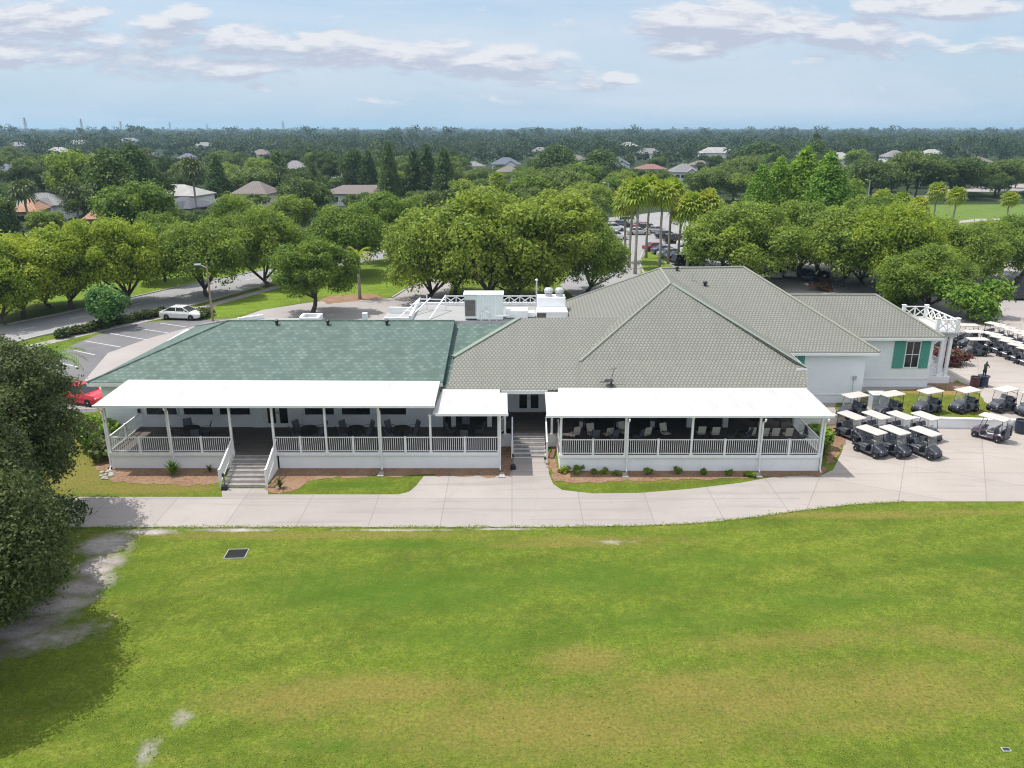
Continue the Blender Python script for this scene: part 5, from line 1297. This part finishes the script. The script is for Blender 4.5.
tree(oakB,700,238,200,60,'oak behind the tallest palm in the car park')
tree(oakA,590,224,184,60,'dark topped oak between the central mass and the lamp post')
tree(oakC,240,262,196,60,'oak filling the gap behind the trunk oak on the verge')
tree(oakA,165,282,214,60,'oak behind the verge at the road bend')
tree(oakA,722,268,216,66,'dull oak low beside the last palm trunk')
tree(oakC,780,268,214,84,'oak closing the row behind the two round oaks at the ridge')
tree(oakA,818,272,214,84,'oak filling in before the conical trees, right side')
tree(oakB,905,284,216,84,'mid green oak between the two fresh green crowns')
tree(oakC,862,284,226,76,'low fresh oak over the shaded part of the lot')
tree(oakA,960,290,226,74,'oak between the bright low oak and the olive oak')
GC='conical bright green trees'
for px,b,t_,w,lb in ((756,238,168,44,'shorter leftmost bright conical tree'),(773,236,161,50,'bright conical tree second from the short one'),(798,236,151,60,'tallest bright conical tree in the cluster'),(822,240,156,62,'bright conical tree at the right end of the cluster'),(787,230,164,46,'bright conical tree at the back of the cluster')):
    tree(cyp,px,b,t_,w,lb,GC)
# foreground trees at the left edge
fo=tree_proto('live_oak','big dark oak filling the left edge of the lawn with foliage near the ground','tree','oak',5.0,-.6,11.6,150000,.08,'front',trunk_r=.45,k=230,lobe=.95)
fo.place((-25.7,31.2,0),0)
fo2=tree_proto('live_oak','dark oak behind the biggest lawn tree, reaching toward the porch corner','tree','oak',3.9,.2,10.8,80000,.08,'front',trunk_r=.3,k=170,lobe=.95)
fo2.place((-26.2,38.0,0),1)
fo.place((-22.3,26.6,0),2.4,'dark oak nearest the camera, just entering at the left photo edge','oaks at the left edge of the lawn',(.95,.98,1.0))
bush('dark_shrub','glossy dark rounded shrub at the foot of the big lawn oak',(-22.9,33.8,0),1.8,3.8,22000,.09,'front','shrub',None,26)
bush('dark_shrub','low dull shrub at the left photo edge below the big lawn oak',(-22.6,30.2,0),2.2,2.4,17000,.09,'front','shrub',None,16)
palmY=feather_palm('feather_palm','yellow green feathery palm between the lawn oak and the parked red car',3.2,2.6,26,'bright'); g=G(60,398); palmY.place((g.x,g.y,0))
# small ones
bush('crape_myrtle','small bright green upright tree on the strip beside the striped car park',G(106,328),2.1,4.6,3800,.22,'crape','tree',None,14)
lc=[];lr=[]
hed=thing('hedge','clipped green hedge along the top of the striped car park','hedge',G(110,327))
a_,b_=G(58,338.5),G(164,314.5)
for i in range(70):
    p=a_.lerp(b_,(i+.5)/70)-V(hed.location); lc.append([p.x+RNG.normal()*.2,p.y+RNG.normal()*.25,.32+RNG.random()*.2]); lr.append(.42)
c,nor,sz=lobes_to_leaves(np.array(lc),np.array(lr),9000,.16,squash=.9)
c[:,2]=np.clip(c[:,2],.02,None)
o=bpy.data.objects.new('foliage',leaf_mesh('foliage',c,nor,sz,m=M['hedge'])); COL.objects.link(o); o.parent=hed
for px,py,r,h,mt,lb in ((199,317.5,1.0,1.1,'hedge','round shrub just behind the white sedan'),(208,316,.9,1.0,'hedge','round shrub at the foot of the lamp pole')):
    bush('shrub',lb,G(px,py),r,h,900,.14,mt)
bush('shrub','bright leafy plant at the left porch corner beside the wall',(-26.3,48.6,0),1.0,1.9,2600,.2,'bright')
bush('shrub','yellow green plant against the end wall left of the porch',(-27.4,49.0,0),1.0,2.5,2400,.2,'bright')
bush('shrub','dark leafy plant behind the corner post of the left porch',(-25.9,47.2,0),.9,1.7,1500,.16,'hedge')
bush('shrub','bright green plant filling the corner right of the right porch',(20.1,49.0,0),.8,1.7,3000,.17,'bright')
spiky('spiky_plant','spiky green plant in the corner bed right of the right porch',(19.9,47.4,0),1.3,60,'bright')
spiky('spiky_plant','bright spiky clump in the mulch under the second left porch post',G(173,475),.95,90,'bright',w=.05)
for px,py,h,lb in ((210,472,.5,'small dull plant left of the white stairs'),(280,488,.75,'bare twiggy plant right of the white stairs')):
    spiky('spiky_plant',lb,G(px,py),h,40,'hedge',w=.03)
for i,(px,py,h) in enumerate(((563,473,.55),(576,473,.68),(593,474,.4),(604,474,.5),(616,475,.45),(647,475,.5),(678,474,.55),(704,475,.5),(728,475,.42),(749,476,.5))):
    r=.28+.15*(i%3==1)
    bush('small_shrub',f'small green shrub in the right porch bed, {("first","second","third","fourth","fifth","sixth","seventh","eighth","ninth","tenth")[i]} from the entrance',G(px,py),h*.48,h*.85,300,.08,'oak' if i%3 else 'oakyellow','shrub','small shrubs in the right porch bed',6)
bush('flowering_shrub','pink flowering shrub beside the lattice porch',(37.2,66.5,.3),1.2,2.0,2500,.13,'flower')
bush('flowering_shrub','green and pink flowering shrub right of the pink one',(39.0,67.2,.3),1.0,1.6,2000,.13,'flower')
bush('shrub','wide pale fern bush under the low bright oak behind the lattice porch',G(905,303),2.6,2.4,3200,.22,'bright')
bush('shrub','bright rounded bush at the pale lot edge behind the flowers',G(968,318),3.0,4.6,5000,.24,'bright')
bush('shrub','reddish low plant at the drive edge under the oaks',G(822,290),1.2,1.0,900,.16,'flower')
g=G(360,299); op=feather_palm('feather_palm','slim palm with an orange tinged crown on the mulch island',5.2,2.3,22,'palm'); op.place((g.x,g.y,0))
# slim trunks on the mulch island
# fan palms
SPm=[palm_proto('fan_palm','palm',h,1.9,56,'palm',droop=.98) for h in (3.2,5,7,9.5,11.5)]; SPH=(3.2,5,7,9.5,11.5)
PDm=[palm_proto('fan_palm','palm',h,2.0,40,'palmdark',7) for h in (5.5,8,11,15)]; PDH=(5.5,8,11,15)
def fpalm(prs,hs,px,base,top,label,group,sw=1.0):
    g=G(px,base); h=max(2.6,Q(px,top,g.y).z-1.5*sw); i=min(range(len(hs)),key=lambda k:abs(hs[k]*sw-h)); return prs[i].place((g.x,g.y,0),random.random()*6,label,group,(sw,sw,h/hs[i]*.5+sw*.5 if abs(h/hs[i]-sw)<.4 else h/hs[i]))
gp_='tall fan palms by the car park'
for i,(px,b,t_) in enumerate(((624,262,186),(629,268,183),(635,274,183),(646,258,180),(659,272,186),(668,264,184),(678,262,190),(687,268,192),(703,266,188))):
    fpalm(SPm,SPH,px,b,t_,'tall yellow green fan palm, ' + ('left end of the palm group','second from the left end','third from the left end, in front of the drive','fourth, at the back of the group','fifth, in front on the grass island','sixth, over the red car','seventh, lower crown','eighth, beside the black car','right end, standing a little apart')[i],gp_,1.22)
for i,(px,b,t_,lb) in enumerate(((497,212,172,'fan palm crown rising behind the tallest central oak'),(516,214,180,'fan palm crown just right of the first one behind the central oaks'),(571,222,186,'fan palm crown behind the right central oak'),(878,226,189,'stocky fan palm left of the fairway'),(897,230,192,'stocky fan palm second left of the fairway'),(915,233,198,'low fan palm at the fairway corner'),(932,228,184,'broad fan palm in front of the fairway'),(951,232,190,'fan palm with a bare trunk in front of the fairway'),(1006,222,194,'fan palm at the far right of the fairway'))):
    fpalm(SPm,SPH,px,b,t_,lb,'fan palms about the fairway and central oaks',1.1)
for i,(px,b,t_) in enumerate(((137,222,170),(152,224,166),(198,222,160),(234,190,168),(80,228,185),(30,228,182),(727,190,158),(740,188,163),(752,182,155),(813,170,136),(848,162,138),(856,162,137),(863,163,138),(912,160,140),(958,160,138),(966,160,136),(150,185,150),(242,192,170),(700,175,160),(770,165,150))):
    fpalm(PDm,PDH,px,b,t_,'slender dark fan palm rising out of the far neighbourhood trees','dark fan palms in the neighbourhood',1.5)
# middle and far trees
midA=tree_proto('broadleaf_tree','tree','tree','oak',6.0,1.6,10,9000,.26,'oakdark',k=60)
midB=tree_proto('broadleaf_tree','tree','tree','oak',6.2,1.8,11,9000,.26,'oakdark',k=46)
midC=tree_proto('broadleaf_tree','tree','tree','oak',5.6,1.4,9,9000,.26,'oak',k=54)
midD=tree_proto('broadleaf_tree','tree','tree','oak',6.4,1.8,9.6,9000,.26,'oakdark',k=70)
con=tree_proto('dark_conifer','conifer','tree','cone',3.6,1.0,14,8000,.28,'pine',k=60)
pin=tree_proto('tall_pine','pine','tree','column',4.4,4.0,16,8000,.28,'pine',k=34)
SIZE.update({id(midA):(6.4,10.6),id(midB):(6.6,11.6),id(midC):(6.0,9.5),id(midD):(6.8,10.2),id(con):(3.9,14.3),id(pin):(4.6,16.4)})
GP='conifers beyond the road'
for px,b,t_,w,pr,lb in ((390,205,143,24,con,'darkest tall conifer above the wide brown house'),(415,205,151,26,con,'dark conifer right of the darkest one'),(428,205,146,26,con,'broad dark conifer of the clump above the brown house'),(445,206,150,30,con,'dark conifer at the right of the clump'),(370,200,152,24,con,'dark conifer left of the darkest one'),(357,198,150,30,pin,'rounded dark pine above the brown house'),(118,236,150,50,pin,'tall dark pine standing above the yellow green oaks'),(140,228,146,40,pin,'tall dark pine behind the first pine on the left'),(280,196,152,30,con,'dark conifer above the mid left oaks'),(556,190,146,44,pin,'big dark pine above the central oaks'),(600,190,150,40,pin,'dark pine left of the far blue roof'),(760,175,142,50,pin,'broad dark tree hump above the palms on the right')):
    tree(pr,px,b,t_,w,lb,GP)
tree(midC,85,215,152,52,'bright rounded tree high above the grey hip roofed house','trees beyond the road')
for px,b,t_,w,lb in ((905,198,152,50,'dark spreading oak behind the fairway road, above the palms'),(950,199,158,56,'dark spreading oak in the middle of the fairway edge'),(995,196,160,50,'dark oak with a bare trunk at the right of the fairway edge'),(870,200,160,50,'dark oak at the left end of the fairway edge'),(1030,194,158,50,'dark oak at the photo edge behind the fairway')):
    tree(midD,px,b,t_,w,lb,'dark oaks behind the fairway')
for px,b,t_,w in ((985,214,196,36),(1005,214,198,30)):
    pass
def proj(x,y,z=0):
    d=y*_c+(CAMH-z)*_s; u=y*_s-(CAMH-z)*_c; return 512+800*x/d, 384-800*u/d
def free(x,y,r=5,h=9):
    """0 where nothing may grow, else the greatest height that leaves the roofs behind in view"""
    px,py=proj(x,y); hm=30
    if px>832 and 198<py<252: return 0
    if 590<px<775 and py>206: return 0
    if px>770 and py>228: return 0
    if py>238 and 310<px<450: return 0
    if py>250: return 0
    for hx,hy,w,dp,op in HOUSES:
        if abs(x-hx)<w/2+r*.8 and abs(y-hy)<dp/2+r*.8: return 0
        if op and min(hy-110,hy*.6)<y<hy and abs(x-hx*y/hy)<w*.42+r*.3: hm=min(hm,20-(20-3.6)*y/hy)
    return hm
cnt=0; y=140.0; GS='neighbourhood trees beyond the club grounds'
bands=('on the near side of the far neighbourhood','in the middle of the far neighbourhood','toward the far side of the neighbourhood')
while cnt<292:
    step=12.6 if y<300 else 14.5
    xw=y*.69+14; x=-xw+random.random()*step
    while x<xw and cnt<292:
        xx=x+random.uniform(-3,3); yy=y+random.uniform(-5,5); hm=free(xx,yy)
        if hm>2.0:
            pr=random.choice((midA,midC,midB,midC,midD,midD,midB,con if random.random()<.5 else pin if random.random()<.5 else midA))
            sc=min(random.uniform(.78,1.22), hm/10.5 if pr not in (con,pin) else hm/16.5)*(1 if pr not in (con,pin) else .85); k=0 if yy<230 else 1 if yy<310 else 2
            lb=('dense dark broadleaf tree ' if pr not in (con,pin) else 'narrow dark conifer ' if pr is con else 'tall dark pine ')+bands[k]
            if pr is midC: lb='greener broadleaf tree '+bands[k]
            wd=max(sc,.62); pr.place((xx,yy,0),random.random()*6.28,lb,GS+', '+('near','middle','far')[k],(wd,wd,sc*random.uniform(.88,1.05))); cnt+=1
        x+=step*random.uniform(.8,1.2)
    y+=(19 if y<300 else 27)
y_end=y
# the wood that runs to the horizon
cs=[];ns=[];ss_=[]
yy=150
while yy<7500:
    step=15+ max(0,yy-350)*.005; xw=yy*.70+30 if yy>1500 else yy*.95+60; x=-xw
    while x<xw:
        X=x+RNG.normal()*3; Y=yy+RNG.normal()*8
        hm=free(X,Y,5)
        if hm>2 and (yy>y_end-8 or abs(X)>Y*.69+22):
            big=min(.62+.95*RNG.random()**1.3,hm/9); k=7; grow=1+max(0,(yy-400))*.00022; tall=1.9 if (yy>900 and RNG.random()<.10) else 1.0
            lc=RNG.normal(size=(k,3))*np.array([2.6,2.6,1.3])*big*grow+np.array([X,Y,6.2*big*tall]); lr=(2.0+1.3*RNG.random(k))*big*grow
            n=int(420 if yy<600 else 240 if yy<1000 else 110 if yy<1800 else 50)
            lf=(.5 if yy<600 else .75 if yy<1000 else 1.2 if yy<1800 else 2.2+yy*.0002)
            c,nr,s_=lobes_to_leaves(lc,lr,n,lf,inner=.5); c[:,2]=np.clip(c[:,2],.3,(15 if tall==1 else 25)+2*RNG.random()); cs.append(c);ns.append(nr);ss_.append(s_)
        x+=step*(.8+.4*RNG.random())
    yy+=25+max(0,yy-350)*.03
o=bpy.data.objects.new('far_forest',leaf_mesh('far_forest',np.concatenate(cs),np.concatenate(ns),np.concatenate(ss_),.75,M['farforest'])); COL.objects.link(o)
tag(o,'dark far wood that runs on to the horizon','forest',kind='stuff')

n=22000
gx=RNG.uniform(-24,40,n); gy=21+RNG.random(n)**1.3*21.5
keep=np.ones(n,bool)
spx=512+800*gx/(gy*_c+20*_s); spy=384-800*(gy*_s-20*_c)/(gy*_c+20*_s)
lim=np.interp(spx,[-200,540,640,700,750,800,850,905,1300],[528,528,526.5,524,518.5,511.5,505.5,502,502])
keep=(spy>lim)&(spx>-60)&(spx<1090)&~((spx<170)&(spy<660-spx*.6)&(spy>520+0*spx))&~((abs(spx-237)<17)&(abs(spy-554)<8))
gx,gy=gx[keep],gy[keep]; n=len(gx)
nor=np.stack([RNG.normal(size=n)*.38,-.1+RNG.normal(size=n)*.38,np.ones(n)],1)
ex=[];ey=[]
for a,b in zip(ep,ep[1:]):
    k=int((b-a).length*130); t_=RNG.random(k); nrm_=V((a.y-b.y,b.x-a.x,0)).normalized(); nrm_ = nrm_ if nrm_.y>0 else -nrm_
    off=np.abs(RNG.normal(size=k))*.09*(.3+1.4*np.abs(np.sin(t_*23+np.sin(t_*7)*3)))-.05
    ex.append(a.x+(b.x-a.x)*t_+nrm_.x*off); ey.append(a.y+(b.y-a.y)*t_+nrm_.y*off)
gx=np.concatenate([gx]+ex); gy=np.concatenate([gy]+ey); m_=len(gx)-n; n=len(gx)
nor=np.concatenate([nor,np.stack([RNG.normal(size=m_)*.5,-.2+RNG.normal(size=m_)*.5,np.ones(m_)],1)])
o=bpy.data.objects.new('grass_tufts',leaf_mesh('grass_tufts',np.stack([gx,gy,np.full(n,.018)],1),nor,.02+.04*RNG.random(n)**2,.45,M['tuft'])); COL.objects.link(o)
tag(o,'short grass tufts of the lawn','grass',kind='stuff')
for p_ in PROTOS:                                          # a kind that found no place is dropped again
    if not p_.used:
        for c in list(p_.root.children_recursive): bpy.data.objects.remove(c)
        bpy.data.objects.remove(p_.root)

# ------------------------------------------------------------------ air, sky, sun
hz=MB().box(-9500,9500,-450,14500,-1,62).build('haze',None) if False else None
me=bpy.data.meshes.new('haze'); hb=MB().box(-9500,9500,-450,14500,-1,75); me.from_pydata(hb.v,[],hb.f); hz=bpy.data.objects.new('haze',me); COL.objects.link(hz); tag(hz,kind='stuff')
hm=bpy.data.materials.new('haze_air'); hm.use_nodes=True; nt=hm.node_tree; nt.nodes.remove(nt.nodes['Principled BSDF'])
pv=nt.nodes.new('ShaderNodeVolumePrincipled'); pv.inputs['Color'].default_value=(.50,.74,.94,1); pv.inputs['Density'].default_value=.00016; pv.inputs['Anisotropy'].default_value=.2
nt.links.new(pv.outputs[0],nt.nodes['Material Output'].inputs['Volume']); me.materials.append(hm)

SUN=V((-.40,.12,1)).normalized()
ld=bpy.data.lights.new('sun','SUN'); ld.energy=3.8; ld.angle=R(.53); ld.color=(1,.955,.89)
lo_=bpy.data.objects.new('sun',ld); COL.objects.link(lo_); lo_.rotation_euler=SUN.to_track_quat('Z','Y').to_euler(); lo_.location=(0,0,120)
w=bpy.data.worlds.new('World'); SC.world=w; w.use_nodes=True; nt=w.node_tree
bg=nt.nodes['Background']; bg.inputs[1].default_value=.11
sky=nt.nodes.new('ShaderNodeTexSky'); sky.sky_type='NISHITA'; sky.sun_disc=False; sky.sun_elevation=math.asin(SUN.z); sky.sun_rotation=math.atan2(SUN.x,SUN.y); sky.altitude=20; sky.air_density=1.0; sky.dust_density=1.2; sky.ozone_density=1.5
tc=nt.nodes.new('ShaderNodeTexCoord'); sp=nt.nodes.new('ShaderNodeSeparateXYZ'); nt.links.new(tc.outputs['Generated'],sp.inputs[0])
X_,Y_,Z_=sp.outputs
ya=math_(nt,'MAXIMUM',math_(nt,'ABSOLUTE',Y_),.02)
u=math_(nt,'DIVIDE',X_,ya); v=math_(nt,'DIVIDE',Z_,ya)
def cvec(dv=0.0,su=1.0,sv=3.0,off=0.0):
    cb=nt.nodes.new('ShaderNodeCombineXYZ'); nt.links.new(math_(nt,'MULTIPLY',u,su),cb.inputs[0]); nt.links.new(math_(nt,'MULTIPLY',math_(nt,'ADD',v,dv),sv),cb.inputs[1]); cb.inputs[2].default_value=off; return cb.outputs[0]
CL=[(45,22,70,22,1.1),(30,56,90,16,.95),(185,14,28,11,.9),(165,34,70,18,.9),(245,40,70,17,1.05),(330,50,85,20,1.0),(425,54,70,14,.95),(505,63,85,17,1.0),(190,68,120,16,.8),(620,79,22,8,.8),(275,84,40,8,.5),(735,24,115,21,1.15),(860,36,80,17,1.05),(683,52,42,12,.95),(945,8,100,13,1.0),(985,46,80,11,.7),(865,58,80,9,.65),(560,84,70,9,.6),(110,42,50,8,.6),(590,20,60,5,.3),(480,100,140,7,.35)]
def blob(dv):
    acc=None; vv=math_(nt,'ADD',v,dv)
    for px,py,rx,ry,st in CL:
        d=ray(px,py); cu,cv=d.x/d.y,d.z/d.y; a=math_(nt,'DIVIDE',math_(nt,'SUBTRACT',u,cu),rx/800*1.05); b=math_(nt,'DIVIDE',math_(nt,'SUBTRACT',vv,cv),ry/800*1.15)
        e=math_(nt,'ADD',math_(nt,'MULTIPLY',a,a),math_(nt,'MULTIPLY',b,b)); k=math_(nt,'MULTIPLY',math_(nt,'SUBTRACT',1.0,e,None,True),st)
        acc=k if acc is None else math_(nt,'MAXIMUM',acc,k)
    nz=noise(nt,cvec(dv,14,52),1.0,10,.62,.35); wis=noise(nt,cvec(dv,3,16,4.0),1.0,6,.6,.4)
    # beyond the frame the same kind of cloud goes on, scattered
    return math_(nt,'ADD',math_(nt,'ADD',math_(nt,'MULTIPLY',acc,.80),math_(nt,'MULTIPLY',math_(nt,'SUBTRACT',nz,.5),2.2)),math_(nt,'MULTIPLY',math_(nt,'SUBTRACT',wis,.56),.5))
d0=blob(0.0); d1=blob(.012)
cov=ramp(nt,d0,.19,.50); veil=ramp(nt,noise(nt,cvec(0,2.2,11,9.0),1.0,6,.6,.5),.36,.66,0,.75)
lit=ramp(nt,math_(nt,'SUBTRACT',d0,d1),-.08,.42)
ccol=mixc(nt,lit,(3.7,3.95,4.8),(6.0,5.95,6.15))
hor=ramp(nt,Z_,.0,.17,1,0)
skyc=mixc(nt,math_(nt,'MULTIPLY',ramp(nt,Z_,0,.25,1,.3),.72),sky.outputs[0],(3.5,4.65,6.1))
skyc=mixc(nt,math_(nt,'MULTIPLY',hor,.35),skyc,(3.0,4.4,5.5))
skyc=mixc(nt,ramp(nt,Z_,.26,.55,0,.85),skyc,(10.3,10.5,11.0))  # extra bright overhead sky, added out of view to fill the shadows
skyc=mixc(nt,veil,skyc,(4.95,5.4,6.15))
skyc=mixc(nt,math_(nt,'MULTIPLY',cov,.86),skyc,ccol)
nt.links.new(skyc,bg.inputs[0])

SC.view_settings.view_transform='Standard'; SC.view_settings.look='None'; SC.view_settings.exposure=.40; SC.view_settings.gamma=1; SC.view_settings.use_curve_mapping=False
SC.render.engine='CYCLES'; cy=SC.cycles
cy.use_denoising=True; cy.max_bounces=6; cy.diffuse_bounces=3; cy.glossy_bounces=2; cy.transmission_bounces=3; cy.transparent_max_bounces=8; cy.volume_bounces=0
cy.use_adaptive_sampling=True; cy.adaptive_threshold=.015; cy.sample_clamp_indirect=6

cy.denoising_prefilter='NONE'; cy.pixel_filter_type='BLACKMAN_HARRIS'; cy.filter_width=1.15
